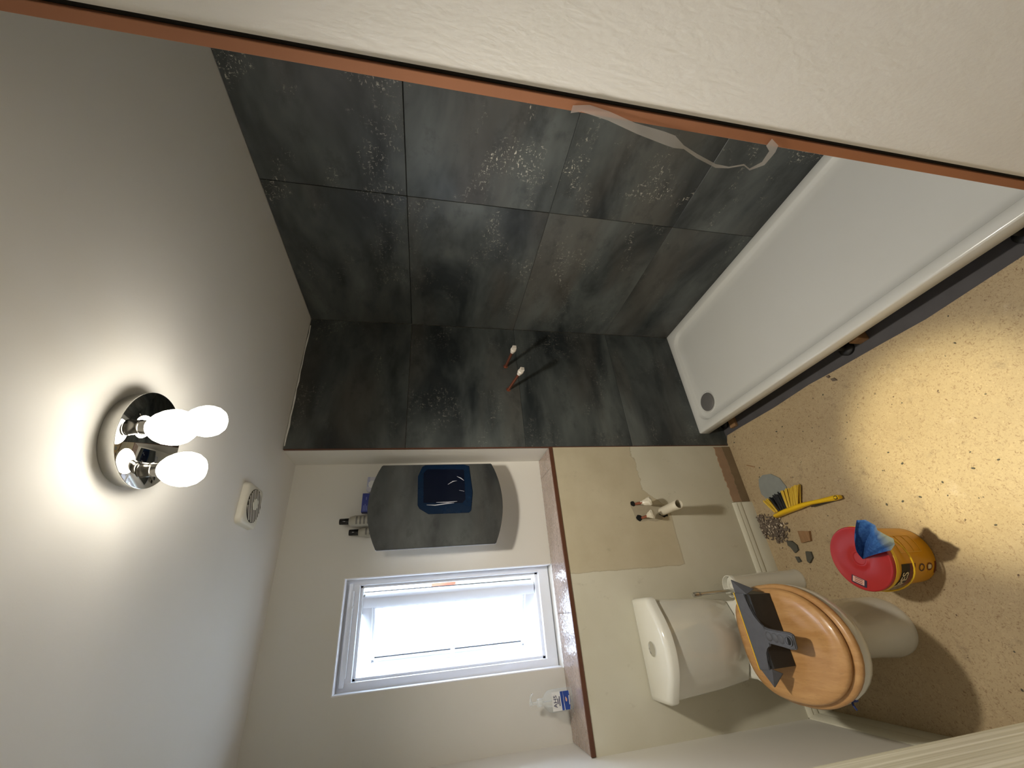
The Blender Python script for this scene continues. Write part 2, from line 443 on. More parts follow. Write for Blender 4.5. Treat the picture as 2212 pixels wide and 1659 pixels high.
# copper edge trim on the near panel, dark open joint behind it, brown edge by the back panel
bm = new(); box(bm, (XN - .006, YN - .0160, .0), (XN + .0035, YN + .001, H - .002), .0008, 1)
struct('trim_1', bm, M['copper'], 'copper edge strip on the near end of the shower panels', 'trim')
bm = new(); box(bm, (XN + .0005, YN - .0219, .0), (XN + .0038, YN - .0165, H - .002))
struct('trim_2', bm, M['gap'], 'black open joint between copper strip and near wall', 'trim')
bm = new(); box(bm, (-.0035, -.0012, .004), (.0008, .0118, H - .004), .0006, 1)
struct('trim_3', bm, M['browntrim'], 'thin brown edging at the end of the back shower panels', 'trim')
# ragged ceiling line: small sealant ridge over the panels
bm = new()
pts = []
for i in range(15):
    x = .015 + i * .05; pts.append((x, -.001, H - .004 - random.random() * .004))
tube(bm, pts, [.002 + random.random() * .003 for _ in pts], 6)
struct('trim_4', bm, M['ceil'], 'ragged white filler line above the back shower panels', 'trim')

# skirting boards and the strip where one was pulled off
def skirting(name, p0, p1, out, label):
    prof = [(0, 0), (.016, 0), (.016, .060), (.0135, .063), (.0135, .067), (.016, .070), (.0155, .085), (.0125, .089), (.0125, .092), (.014, .095), (.010, .106), (.004, .112), (0, .112)]
    bm = new(); p0 = Vector(p0); p1 = Vector(p1); out = Vector(out)
    loft(bm, [[p + out * a + Vector((0, 0, b)) for a, b in prof] for p in (p0, p1)])
    return struct(name, bm, M['skirt'], label, 'skirting board', True)
skirting('baseboard_back', (-.327, -.0002, 0), (XL, -.0002, 0), (0, -1, 0), 'cream moulded skirting board behind the toilet')
skirting('baseboard_left', (XL + .0002, 0, 0), (XL + .0002, -2.24, 0), (1, 0, 0), 'cream moulded skirting board along the left wall')
random.seed(3)
def ragged(x0, x1, z, amp, n=26):
    return [(x0 + (x1 - x0) * i / n, z + (random.random() - .5) * amp) for i in range(n + 1)]
top = ragged(-.322, -.012, .104, .010); mid = ragged(-.322, -.012, .050, .009)
bm = new(); prism(bm, [(x, -.0035, z) for x, z in mid] + [(x, -.0035, z) for x, z in top[::-1]], (0, .0034, 0))
obj('plaster_strip', bm, M['plaster'], wbl, False)
bm = new(); prism(bm, [(-.322, -.006, .001), (-.012, -.006, .001)] + [(x, -.006, z) for x, z in mid[::-1]], (0, .0059, 0))
obj('plaster_strip', bm, M['plaster2'], wbl, False)

# ------------------------------------------------------------------ window
wt = bpy.data.objects.new('window_1', None); COL.objects.link(wt); wt.location = (-.7485, .33, 1.08); wt.matrix_world = Matrix.Translation(wt.location)
wt['kind'] = 'structure'; tag(wt, 'white plastic window with its frosted sash pushed open', 'window')
FZ0, FZ1 = SH + .001, WZ1 - .001
FY0, FY1 = .285, .355
bm = new(); fw = .034; fx0, fx1 = WX0 + .001, WX1 - .001
box(bm, (fx0, FY0, FZ0), (fx0 + fw, FY1, FZ1), .005); box(bm, (fx1 - fw + .006, FY0, FZ0), (fx1, FY1, FZ1), .005)
box(bm, (fx0 + .01, FY0 + .0012, FZ1 - .062), (fx1 - .01, FY1 - .001, FZ1 - .0005), .004); box(bm, (fx0 + .01, FY0 + .0012, FZ0 + .0005), (fx1 - .01, FY1 - .001, FZ0 + .052), .004)
# outer rebate
box(bm, (fx0 + .02, FY0 + .03, FZ0 + .02), (fx0 + fw + .010, FY1, FZ1 - .02), .002); box(bm, (fx1 - fw - .004, FY0 + .03, FZ0 + .02), (fx1 - .02, FY1, FZ1 - .02), .002)
box(bm, (fx0 + .02, FY0 + .03, FZ1 - .074), (fx1 - .02, FY1, FZ1 - .03), .002); box(bm, (fx0 + .02, FY0 + .03, FZ0 + .03), (fx1 - .02, FY1, FZ0 + .066), .002)
obj('window_frame', bm, M['upvc'], wt)
bm = new()
box(bm, (fx0 - .0008, RC + .0006, FZ0 + .003), (fx0 + .0035, FY0 + .01, FZ1)); box(bm, (fx1 - .0035, RC + .0006, FZ0 + .003), (fx1 + .0008, FY0 + .01, FZ1))
box(bm, (fx0 - .0006, RC + .0004, FZ1 - .0035), (fx1 + .0006, FY0 + .011, FZ1 + .0008))
obj('skylit_lining', bm, M['reveal'], wt, False)  # added lining; its bluish white imitates daylight falling on the reveal
bm = new(); box(bm, (fx0 + .018, FY0 - .014, FZ1 - .034), (fx1 - .018, FY0 + .002, FZ1 - .014), .006)
box(bm, (fx0 + .05, FY0 - .017, FZ1 - .040), (fx1 - .05, FY0, FZ1 - .033), .002)
box(bm, (fx1 - .12, FY0 - .020, FZ1 - .044), (fx1 - .11, FY0 - .01, FZ1 - .036), .002)
obj('trickle_vent', bm, M['upvc'], wt)
# sash swung out about the right side; built flat then turned
TH = math.radians(30); P0 = Vector((-.618, .318, 0)); SW = .352; SZ0, SZ1 = 1.155, 1.982
def sash_pt(s, d, z):     # s from the right edge towards the left, d outward
    return Vector((P0.x - s * math.cos(TH) + d * math.sin(TH), P0.y + s * math.sin(TH) + d * math.cos(TH), z))
SM = Matrix(((-math.cos(TH), math.sin(TH), 0, P0.x), (math.sin(TH), math.cos(TH), 0, P0.y), (0, 0, 1, 0), (0, 0, 0, 1)))
def sash_bm(fn):
    bm = new(); fn(bm); bm.transform(SM); return bm
def f_sash(bm):
    sw = .046
    box(bm, (0, 0, SZ0), (sw, .058, SZ1), .004); box(bm, (SW - sw, 0, SZ0), (SW, .058, SZ1), .004)
    box(bm, (.01, .001, SZ0), (SW - .01, .058, SZ0 + sw), .004); box(bm, (.01, .001, SZ1 - sw), (SW - .01, .058, SZ1), .004)
    # sloping glazing bead
    for a, b in (((sw - .004, .012, SZ0 + sw - .01), (sw + .012, .05, SZ1 - sw + .01)), ((SW - sw - .012, .012, SZ0 + sw - .01), (SW - sw + .004, .05, SZ1 - sw + .01)),
                 ((sw - .01, .012, SZ0 + sw - .004), (SW - sw + .01, .05, SZ0 + sw + .012)), ((sw - .01, .012, SZ1 - sw - .012), (SW - sw + .01, .05, SZ1 - sw + .004))):
        box(bm, a, b, .003)
sash = obj('sash', sash_bm(f_sash), M['upvc'], wt)
obj('pane', sash_bm(lambda b: box(b, (.05, .026, SZ0 + .05), (SW - .05, .034, SZ1 - .05))), M['frosted'], sash)
def f_gasket(b):
    for q in (((.0, .058, SZ0), (.008, .066, SZ1)), ((SW - .008, .058, SZ0), (SW, .066, SZ1)), ((0, .058, SZ0), (SW, .066, SZ0 + .008)), ((0, .058, SZ1 - .008), (SW, .066, SZ1))): box(b, *q)
    for q in (((.0575, .020, SZ0 + .056), (.0605, .026, SZ1 - .056)), ((SW - .0605, .020, SZ0 + .056), (SW - .0575, .026, SZ1 - .056))): box(b, *q)
obj('gasket', sash_bm(f_gasket), M['gasket'], sash)
def f_handle(b):
    box(b, (SW - .036, -.012, 1.535), (SW - .010, .001, 1.60), .005)
    cone(b, (SW - .023, -.008, 1.568), (SW - .023, -.032, 1.568), .009, .008, 16)
    box(b, (SW - .118, -.042, 1.552), (SW - .014, -.028, 1.572), .005)
obj('handle', sash_bm(f_handle), M['upvc'], sash)
bm = new()
for z in (FZ0 + .064, FZ1 - .078):
    tube(bm, [(-.60, .335, z), (-.70, .40, z), (-.80, .44, z)], .004, 6)
obj('stay_arm', bm, M['satin'], wt)

# neighbour house outside, seen only through the open gap
bm = new(); box(bm, (-40, 1.2, -1.8), (40, 60, -1.6))
gr = obj('ground', bm, plain('garden_ground', srgb(120, 124, 104), .9, 0, .2, .6)); gr['kind'] = 'structure'; tag(gr, 'grey green ground far below outside the window', 'ground')
hs = thing('house', (-.4, 16, -1.6), 'small brick house far outside, glimpsed through the window gap', 'house')
bm = new(); box(bm, (-1.2, 14, -1.6), (.26, 19, .6)); obj('wall', bm, M['brick'], hs, False)
bm = new(); prism(bm, [(-1.4, 13.8, .6), (-1.4, 19.2, .6), (-1.4, 16.5, 1.35)], (1.7, 0, 0)); obj('roof', bm, M['rooft'], hs, False)
bm = new(); box(bm, (.22, 15.6, .5), (.62, 16.2, 1.42)); obj('chimney', bm, M['brick'], hs, False)

# ------------------------------------------------------------------ tiled window shelf
sh = thing('window_shelf', (-.6, .1, SH - .02), 'brown rippled tile shelf under the window with a dark brown edge', 'shelf')
def shelf_tile(x0, x1):
    bm = new(); a, b = x0 + .0007, x1 - .0007; nx = max(2, int((b - a) / .0028)); ny = 72; V = []
    for i in range(nx + 1):
        for j in range(ny + 1):
            x = a + (b - a) * i / nx; y = .006 + (RC - .0064) * j / ny
            e = min(i, nx - i, j, ny - j); h = -.0008 if e == 0 else (mnoise.noise((x * 95, y * 130, 3.1)) * .6 + mnoise.noise((x * 190, y * 230, 9.7)) * .4) * .0016
            V.append(bm.verts.new((x, y, SH - .0012 + h)))
    for i in range(nx):
        for j in range(ny):
            q = i * (ny + 1) + j; bm.faces.new((V[q], V[q + ny + 1], V[q + ny + 2], V[q + 1]))
    bm2 = bm; box(bm2, (a, .006, SH - .014), (b, RC - .0004, SH - .0030)); o = obj('shelf_tile', bm, M['shelf'], sh, True, 80)
shelf_tile(-.1055, -.0015); shelf_tile(-.752, -.1055); shelf_tile(XL + .002, -.752)
bm = new(); box(bm, (XL + .002, -.004, SH - .0175), (-.004, .006, SH + .0004), .001, 1)
obj('edge_strip', bm, M['browntrim'], sh)
bm = new(); box(bm, (XL + .004, .0, SH - .0172), (-.003, RC - .002, SH - .0145)); obj('backing_board', bm, M['browntrim'], sh)

# ------------------------------------------------------------------ shower tray
TX, TZ, TY = .07, .162, YN + .004
st = thing('shower_tray', (.4, -.76, .0), 'long white shower tray raised on feet by the slate walls', 'shower tray')
def rr(x0, y0, x1, y1, r, z, n=7, rn=None):
    pts = []; R0 = r; rn = r if rn is None else rn
    for cx, cy, a0, r in ((x1 - r, y1 - r, 0, r), (x0 + r, y1 - r, PI / 2, r), (x0 + rn, y0 + rn, PI, rn), (x1 - rn, y0 + rn, 1.5 * PI, rn)):
        for i in range(n + 1):
            a = a0 + PI / 2 * i / n; pts.append((cx + r * math.cos(a), cy + r * math.sin(a), z))
    return pts
x0, x1, y0, y1 = TX, XR - .0005, TY, -.0008
bm = new()
loft(bm, [rr(x0 + .004, y0 + .003, x1, y1, .004, .098), rr(x0, y0, x1, y1, .006, .104), rr(x0, y0, x1, y1, .006, TZ - .007),
          rr(x0 + .002, y0 + .002, x1, y1, .006, TZ - .002), rr(x0 + .007, y0 + .006, x1 - .004, y1 - .004, .006, TZ),
          rr(x0 + .042, y0 + .024, x1 - .040, y1 - .034, .085, TZ, rn=.03), rr(x0 + .044, y0 + .026, x1 - .046, y1 - .038, .083, TZ - .002, rn=.03),
          rr(x0 + .046, y0 + .028, x1 - .054, y1 - .045, .08, TZ - .014, rn=.03), rr(x0 + .050, y0 + .032, x1 - .064, y1 - .056, .076, TZ - .019, rn=.03),
          rr(x0 + .09, y0 + .06, x1 - .10, y1 - .10, .06, TZ - .021, rn=.03)])
obj('tray_body', bm, M['acryl'], st, True, 50)
bm = new(); DX, DY, DZ = .213, -.128, TZ - .0195
lathe(bm, [(.064, -.002), (.064, .0), (.060, .002), (.058, .0005)], (DX, DY, DZ), seg=40); obj('drain_rim', bm, M['acryl'], st)
bm = new(); lathe(bm, [(.050, .0), (.053, .004), (.051, .0075), (.046, .009), (.02, .0105), (.0, .011)][:-1], (DX, DY, DZ), seg=40)
obj('drain_cover', bm, M['grey_steel'], st)
for fx, fy in ((.105, -.815), (.125, -.03), (.105, -1.40), (.66, -.82), (.66, -.06), (.66, -1.40)):
    bm = new(); lathe(bm, [(.030, -.0074), (.030, .004), (.024, .010), (.012, .014), (.012, .0975)], (fx, fy, 0), seg=24); obj('foot', bm, M['rubber'], st)
def rbox(name, a, b, mat, label, cat):
    bm = new(); box(bm, a, b, .0015, 1); o = obj(name, bm, mat); return tag(o, label, cat)
rbox('wood_block', (.09, -.905, -.0074), (.16, -.866, .05), M['woodblock'], 'small brown wood block under the tray beside the middle black foot', 'wood block')
rbox('wood_batten', (.072, -.118, -.0074), (.20, -.075, .012), M['woodblock'], 'short brown wood offcut under the tray corner at the back wall', 'wood offcut')

# copper stub pipes in the shower
def stub(bx, bz, ex, ez, label):
    t = thing('shower_pipe', (bx, 0, bz), label, 'pipe', 'capped shower pipes')
    p0 = Vector((bx, -.0002, bz)); p1 = Vector((ex, -.197, ez)); d = (p1 - p0).normalized()
    bm = new(); cone(bm, p0, p1 - d * .02, .0078, .0078, 18); obj('pipe', bm, M['pipe'], t)
    bm = new(); lathe(bm, [(.0085, 0), (.013, .001), (.0125, .003), (.0085, .005)], p0, d, 14); obj('collar', bm, M['pipe'], t)
    bm = new(); q = p1 - d * .044
    lathe(bm, [(.0105, 0), (.0115, .003), (.0115, .010), (.0135, .013), (.0155, .020), (.0155, .028), (.0125, .033)], q, d, 18)
    F = frame_z(d); A = [q + d * .030 + F @ Vector((.0112 * math.cos(PI / 4 + i * PI / 2), .0112 * math.sin(PI / 4 + i * PI / 2), 0)) * 1.25 for i in range(4)]
    prism(bm, A, d * .022, .0008); obj('cap', bm, M['fitting'], t, True, 25)
stub(.338, 1.271, .348, 1.234, 'copper stub pipe with white cap on the back slate wall, nearer the window')
stub(.491, 1.275, .484, 1.263, 'copper stub pipe with white cap on the back slate wall, nearer the shower corner')

# ------------------------------------------------------------------ basin pipes on the lower wall
def blob_ring(c, nrm, r, n=14, jit=.25):
    F = frame_z(nrm); out = []
    for i in range(n):
        a = 2 * PI * i / n; k = r * (1 + (random.random() - .5) * jit); out.append(Vector(c) + F @ Vector((k * math.cos(a), k * math.sin(a), 0)))
    return out
random.seed(11)
bm = new(); c = Vector((-.345, -.0012, .60))
pts = [(-.30, .690), (-.315, .70), (-.345, .69), (-.39, .685), (-.397, .655), (-.392, .62), (-.40, .58), (-.392, .545), (-.375, .522), (-.335, .515), (-.318, .53), (-.318, .57), (-.312, .62), (-.298, .655)]
prism(bm, [(x, -.0012, z) for x, z in pts], (0, .001, 0)); obj('mortar_patch', bm, M['mortar'], wbl, False)
def taped(bx, bz, hole, ex, ey, ez, label, hr):
    t = thing('taped_pipe', (bx, 0, bz), label, 'pipe', 'taped basin supply pipes')
    bm = new(); prism(bm, blob_ring((hole[0], -.0016, hole[1]), (0, -1, 0), hr), (0, .0012, 0)); obj('wall_hole', bm, M['hole'], t, False)
    bm = new(); tube(bm, [(bx, -.001, bz), (bx, -.014, bz - .006), (bx * .5 + ex * .5, ey * .6, bz - .02)], .0065, 12); obj('pipe', bm, M['pipe'], t)
    a = Vector((bx * .7 + ex * .3, ey * .45, bz - .014)); b = Vector((ex, ey, ez)); d = (b - a)
    bm = new(); rings = []; F = frame_z(d); k = 9
    for s, r in ((0, .008), (.15, .010), (.35, .014), (.6, .019), (.85, .022), (1.0, .016)):
        rings.append([a + d * s + F @ Vector((r * (1 + .35 * (random.random() - .5)) * math.cos(2 * PI * i / k), r * (.75 + .35 * (random.random() - .5)) * math.sin(2 * PI * i / k), 0)) for i in range(k)])
    loft(bm, rings); obj('tape_wrap', bm, M['tape'], t, False)
taped(-.311, .668, (-.309, .683), -.314, -.062, .612, 'short taped pipe end on the cream wall, the one nearer the shower', .013)
taped(-.379, .652, (-.379, .666), -.372, -.062, .618, 'short taped pipe end on the cream wall, the one nearer the toilet', .016)
t = thing('waste_pipe', (-.352, 0, .53), 'open white waste pipe sticking out of the cream wall', 'pipe')
bm = new(); d = Vector((.006, -1, -.02)).normalized(); lathe(bm, [(.0205, 0), (.0205, .118), (.0222, .119), (.0222, .150), (.0212, .152), (.0192, .152), (.0186, .148), (.0186, .02)], (-.353, 0, .532), d, 28, True, False)
obj('pipe', bm, M['pvc'], t)
bm = new(); lathe(bm, [(.0186, .028), (.0186, .03)], (-.353, 0, .532), d, 20); obj('pipe_bore', bm, M['hole'], t)
bm = new(); prism(bm, blob_ring((-.358, -.0018, .527), (0, -1, 0), .025, 16, .3), (0, .0012, 0)); obj('wall_hole', bm, M['hole'], t, False)

# ------------------------------------------------------------------ toilet
TXC = -.903
to = thing('toilet', (TXC, -.33, 0), 'white close-coupled toilet with a beech wood seat against the lower wall', 'toilet')
def egg(hw, yb, yf, ym, z, n=40, cx=TXC, pw=1.0, pb=2.6):
    out = []
    for i in range(n):
        a = 2 * PI * i / n; s, c = math.sin(a), math.cos(a)
        if c >= 0: # front half (towards -y): ellipse
            x = hw * math.copysign(abs(s) ** pw, s); y = ym - (ym - yf) * abs(c) ** pw
        else:
            e = 2 / pb; x = hw * math.copysign(abs(s) ** e, s); y = ym + (yb - ym) * abs(c) ** e
        out.append((cx + x, y, z))
    return out
bm = new()
loft(bm, [egg(.098, -.075, -.527, -.40, .0, cx=-.892), egg(.099, -.075, -.53, -.40, .02, cx=-.892), egg(.092, -.07, -.505, -.38, .07, cx=-.894), egg(.092, -.05, -.48, -.36, .16, cx=-.898),
          egg(.105, -.04, -.50, -.36, .22, cx=-.90), egg(.135, -.03, -.555, -.38, .28, pb=2), egg(.163, -.02, -.615, -.40, .33, pb=2), egg(.178, -.014, -.650, -.41, .37, pb=2), egg(.182, -.012, -.660, -.41, .395, pb=2), egg(.178, -.014, -.656, -.41, .408, pb=2),
          egg(.165, -.03, -.64, -.41, .411, pb=2)])
box(bm, (TXC - .138, -.235, .345), (TXC + .138, -.012, .4105), .012, 3)
obj('bowl', bm, M['ceramic'], to, True, 60)
def dshape(hw, yb, ys, yf, z, r=.03, n=16):
    pts = [(TXC - hw, yb, z), (TXC + hw, yb, z)][::-1]
    out = [(TXC + hw, yb, z)]
    out += [(TXC + hw, ys + r, z), (TXC + hw - r * .3, ys + r * .3, z)]
    for i in range(1, n):
        u = 1 - 2 * i / n; out.append((TXC + (hw - r) * u, ys - (ys - yf) * 0 + (yf - ys) * (1 - u * u), z))
    out += [(TXC - hw + r * .3, ys + r * .3, z), (TXC - hw, ys + r, z), (TXC - hw, yb, z)]
    return out
bm = new()
loft(bm, [dshape(.138, -.004, -.125, -.160, .412), dshape(.146, -.004, -.130, -.170, .425), dshape(.158, -.004, -.138, -.185, .55), dshape(.170, -.004, -.146, -.203, .755)])
obj('cistern', bm, M['ceramic'], to, True, 40)
bm = new()
loft(bm, [dshape(.172, -.003, -.148, -.206, .758), dshape(.180, -.003, -.154, -.216, .762), dshape(.180, -.003, -.154, -.216, .785), dshape(.174, -.005, -.149, -.210, .797), dshape(.160, -.012, -.138, -.195, .801)])
obj('cistern_lid', bm, M['ceramic'], to, True, 50)
bm = new(); lathe(bm, [(.026, .0), (.026, .005), (.0225, .0055), (.021, .004), (.005, .0045)], (TXC, -.108, .8005), seg=28)
obj('flush_button', bm, M['chrome'], to)
# seat ring and lid
SB = -.195
bm = new(); n = 48
o0 = [egg(.176, SB, -.655, -.41, .414, n, pb=3), egg(.184, SB + .004, -.668, -.41, .420, n, pb=3), egg(.185, SB + .004, -.669, -.41, .430, n, pb=3), egg(.178, SB, -.660, -.41, .437, n, pb=3),
      egg(.125, SB - .05, -.60, -.41, .437, n, pb=2.5), egg(.118, SB - .055, -.59, -.41, .428, n, pb=2.5), egg(.122, SB - .05, -.596, -.41, .414, n, pb=2.5)]
loft(bm, o0 + [o0[0]], False, False); bmesh.ops.remove_doubles(bm, verts=bm.verts, dist=1e-5)
obj('seat', bm, M['beech'], to, True, 60)
bm = new(); SB = -.20
loft(bm, [egg(.164, SB, -.640, -.41, .4385, n, pb=3), egg(.172, SB + .003, -.650, -.41, .443, n, pb=3), egg(.173, SB + .003, -.651, -.41, .452, n, pb=3), egg(.167, SB, -.644, -.41, .459, n, pb=3),
          egg(.152, SB - .015, -.626, -.41, .463, n, pb=3), egg(.134, SB - .035, -.600, -.41, .4645, n, pb=3), egg(.126, SB - .042, -.590, -.41, .4622, n, pb=3), egg(.110, SB - .06, -.565, -.41, .4625, n, pb=3)])
obj('lid', bm, M['beech'], to, True, 60)
for s in (-1, 1):
    bm = new(); cone(bm, (TXC + s * .075 - .018, -.185, .432), (TXC + s * .075 + .018, -.185, .432), .011, .011, 16); box(bm, (TXC + s * .075 - .014, -.190, .409), (TXC + s * .075 + .014, -.168, .432), .003)
    obj('hinge', bm, M['ceramic'], to)
bm = new(); box(bm, (-1.056, -.556, .388), (-1.036, -.532, .404), .003); tube(bm, [(-1.05, -.545, .402), (-1.062, -.55, .409), (-1.075, -.545, .398)], .003, 6)
o = obj('rim_block', bm, M['bluebit'], to, label='small blue freshener block clipped under the rim')

# ------------------------------------------------------------------ dustpan on the toilet lid
dp = thing('dustpan', (-.86, -.38, .463), 'dusty black dustpan sitting on the toilet lid, handle towards the room', 'dustpan')
LZ = .4655
XA, XB = -.972, -.742        # body
yb, yf = -.425, -.275        # back wall, mouth
bm = new()
prism(bm, [(XA + .006, yb - .014, LZ), (XB - .006, yb - .014, LZ), (XB + .02, yf, LZ), (XA - .02, yf, LZ)], (0, 0, .005), .001)
loft(bm, [[(XA + .006, yb - .016, LZ), (XB - .006, yb - .016, LZ), (XB - .006, yb - .004, LZ), (XA + .006, yb - .004, LZ)],
          [(XA + .004, yb - .004, LZ + .075), (XB - .004, yb - .004, LZ + .075), (XB - .004, yb + .008, LZ + .075), (XA + .004, yb + .008, LZ + .075)]])
for xs, xm in ((XA, XA - .02), (XB, XB + .02)):
    s = 1 if xs == XA else -1
    prism(bm, [(xs + s * .006, yb - .014, LZ), (xs + s * .003, yb, LZ + .076), (xs + s * .001, yb + .06, LZ + .076), (xm, yf, LZ + .004)], (s * .004, 0, 0))
obj('pan', bm, M['pandark'], dp, False)
bm = new(); zt = LZ + .076
T = [(XA - .004, yb + .060), (XA + .0, yb + .012), (-.945, yb + .010), (-.922, yb + .002), (-.908, yb - .010), (-.902, yb - .030), (-.845, yb - .030), (-.833, yb - .012), (-.814, yb + .002), (-.785, yb + .012), (XB, yb + .016), (XB + .006, yb + .066)]
prism(bm, [(x, y, zt) for x, y in T], (0, 0, .007), .002)
obj('hood', bm, M['pandust'], dp, True, 30)
for s, xs in ((-1, XA), (1, XB)):
    bm = new()
    a = Vector((xs - s * .002, yb + .004, zt + .003)); b = Vector((xs - s * .004, yb + .064, zt + .003)); c = Vector((xs + s * .05, yb + (.074 if s > 0 else .03), zt - .004)); d = Vector((xs + s * .012, yb - .002, zt - .026))
    va = [bm.verts.new(p) for p in (a, b, c, d)]; vb = [bm.verts.new(p + Vector((0, 0, -.004))) for p in (a, b, c, d)]
    bm.faces.new((va[0], va[1], va[2])); bm.faces.new((va[0], va[2], va[3])); bm.faces.new((vb[0], vb[2], vb[1])); bm.faces.new((vb[0], vb[3], vb[2]))
    for i in range(4): bm.faces.new((va[i], vb[i], vb[(i + 1) % 4], va[(i + 1) % 4]))
    obj('side_wing', bm, M['pandust'], dp, False)
bm = new(); prism(bm, [(XA - .004, yb + .060, zt + .001), (XB + .006, yb + .066, zt + .001), (XB + .006, yb + .069, zt + .001), (XA - .004, yb + .063, zt + .001)], (0, 0, .006)); obj('lip_edge', bm, M['yellow'], dp, False, label='thin yellow edge')
bm = new()
h0 = Vector((-.871, yb - .024, zt + .004)); h1 = Vector((-.888, yb - .132, zt - .006)); d = (h1 - h0); sdir = Vector((-d.y, d.x, 0)).normalized()
sec = []
for s, wd, th in ((0, .026, .006), (.12, .022, .008), (.5, .022, .009), (.85, .024, .009), (1, .020, .006)):
    c = h0 + d * s; sec.append([c + sdir * wd + Vector((0, 0, th * .6)), c + sdir * (wd + .001) - Vector((0, 0, th)), c - sdir * (wd + .001) - Vector((0, 0, th)), c - sdir * wd + Vector((0, 0, th * .6))])
loft(bm, sec); bmesh.ops.bevel(bm, geom=bm.edges[:], offset=.003, segments=2, affect='EDGES')
hd = obj('handle', bm, M['pandust'], dp, True, 40)
for s in (.14, .36, .56):
    bm = new(); ball(bm, h0 + d * s + Vector((0, 0, .004)), .015, 1.0, .9, .35, 14, 8); obj('finger_bump', bm, M['pandust'], hd)
bm = new(); c = h0 + d * .82 + Vector((0, 0, .0045)); lathe(bm, [(.011, 0), (.011, .0012)], c, (0, 0, 1), 18); obj('hanging_hole', bm, M['hole'], hd)
bm = new(); lathe(bm, [(.0115, 0), (.0150, .0), (.0150, .003), (.0115, .003), (.0115, 0)], c, (0, 0, 1), 18, False, False); obj('hole_ring', bm, M['pandust'], hd)

# ------------------------------------------------------------------ toilet brush
tb = thing('toilet_brush', (-.711, -.105, 0), 'chrome-handled toilet brush in a white holder beside the toilet', 'toilet brush')
bm = new(); lathe(bm, [(.0465, .0), (.0475, .004), (.0465, .012), (.0445, .03), (.0435, .34), (.0455, .350), (.0455, .362), (.0440, .366), (.0415, .366), (.041, .34), (.041, .05)], (-.711, -.105, 0), seg=36, cap1=False)
lathe(bm, [(.041, .05), (.041, .052)], (-.711, -.105, 0), seg=24); obj('holder', bm, M['ceramic'], tb)
bm = new(); lathe(bm, [(.040, .335), (.040, .345), (.012, .352), (.008, .356)], (-.711, -.105, 0), seg=28); obj('cover', bm, M['ceramic'], tb)
bm = new(); p0 = Vector((-.727, -.105, .350)); p1 = Vector((-.730, -.110, .562)); d = (p1 - p0).normalized()
lathe(bm, [(.0062, 0), (.0062, .168), (.0085, .170), (.0090, .178), (.0075, .180), (.0075, .183), (.0100, .185), (.0104, .204), (.008, .210)], p0, d, 18); obj('handle', bm, M['satin'], tb)

# ------------------------------------------------------------------ ceiling light
LC = Vector((-.324, -.893, 0)); DZL = 2.315
cl = thing('ceiling_light', (LC.x, LC.y, H), 'round chrome ceiling light with three lit bulbs under a mirror plate', 'ceiling light')
bm = new(); lathe(bm, [(.100, H - .0003), (.103, H - .004), (.1035, DZL + .004)], (LC.x, LC.y, 0), seg=64); obj('base', bm, M['satin'], cl)
bm = new(); lathe(bm, [(.106, DZL + .004), (.1075, DZL + .003), (.1075, DZL + .0008), (.1065, DZL)], (LC.x, LC.y, 0), seg=72); obj('mirror_plate', bm, M['mirror'], cl)
for bx, by in ((-.392, -.888), (-.328, -.972), (-.262, -.862)):
    bm = new(); lathe(bm, [(.0165, DZL - .0002), (.0175, DZL - .002), (.0160, DZL - .004), (.0155, DZL - .020), (.0162, DZL - .021), (.0162, DZL - .0235), (.0150, DZL - .0245), (.0150, DZL - .037)], (bx, by, 0), seg=28)
    obj('lamp_holder', bm, M['darkchrome'], cl)
    bm = new(); lathe(bm, [(.0145, DZL - .0355), (.020, DZL - .040), (.029, DZL - .051), (.0355, DZL - .065), (.0385, DZL - .080), (.0380, DZL - .092), (.0335, DZL - .106), (.0245, DZL - .117), (.011, DZL - .1235), (.001, DZL - .125)], (bx, by, 0), seg=32)
    obj('bulb', bm, M['bulb'], cl)
def spot(name, loc, power, angle, blend, radius, col, parent):
    l = bpy.data.lights.new(name, 'SPOT'); l.energy = power; l.spot_size = math.radians(angle); l.spot_blend = blend; l.shadow_soft_size = radius; l.color = col
    o = bpy.data.objects.new(name, l); COL.objects.link(o); o.location = loc
    o.parent = parent; o.matrix_parent_inverse = parent.matrix_world.inverted(); return o
spot('bulb_throw', (LC.x, LC.y, DZL - .140), DOWN_POWER, 162, 1.0, .05, (1.0, .93, .82), cl)
spot('plate_throw', (LC.x, LC.y, DZL - .136), POOL_POWER, 23, .8, .03, (1.0, .89, .54), cl)
po = [o for o in cl.children if o.name == 'plate_throw'][0]; po.rotation_euler = (-.036, .028, 0)

# ------------------------------------------------------------------ extractor fan on the ceiling
ef = thing('extractor_fan', (-.31, -.227, H), 'square white extractor fan with a round slatted grille on the ceiling', 'extractor fan')
fx, fy = -.31, -.227; hs_ = .074
bm = new(); loft(bm, [rr(fx - hs_, fy - hs_, fx + hs_, fy + hs_, .02, H - .0003), rr(fx - hs_ + .001, fy - hs_ + .001, fx + hs_ - .001, fy + hs_ - .001, .02, H - .016), rr(fx - hs_ + .006, fy - hs_ + .006, fx + hs_ - .006, fy + hs_ - .006, .02, H - .022), rr(fx - .06, fy - .06, fx + .06, fy + .06, .05, H - .024)])
obj('body', bm, M['fan'], ef, True, 45)
bm = new(); lathe(bm, [(.060, H - .0238), (.060, H - .0258), (.056, H - .0262)], (fx, fy, 0), seg=40); obj('grille', bm, M['slot'], ef)
ca, sa = math.cos(.5), math.sin(.5)
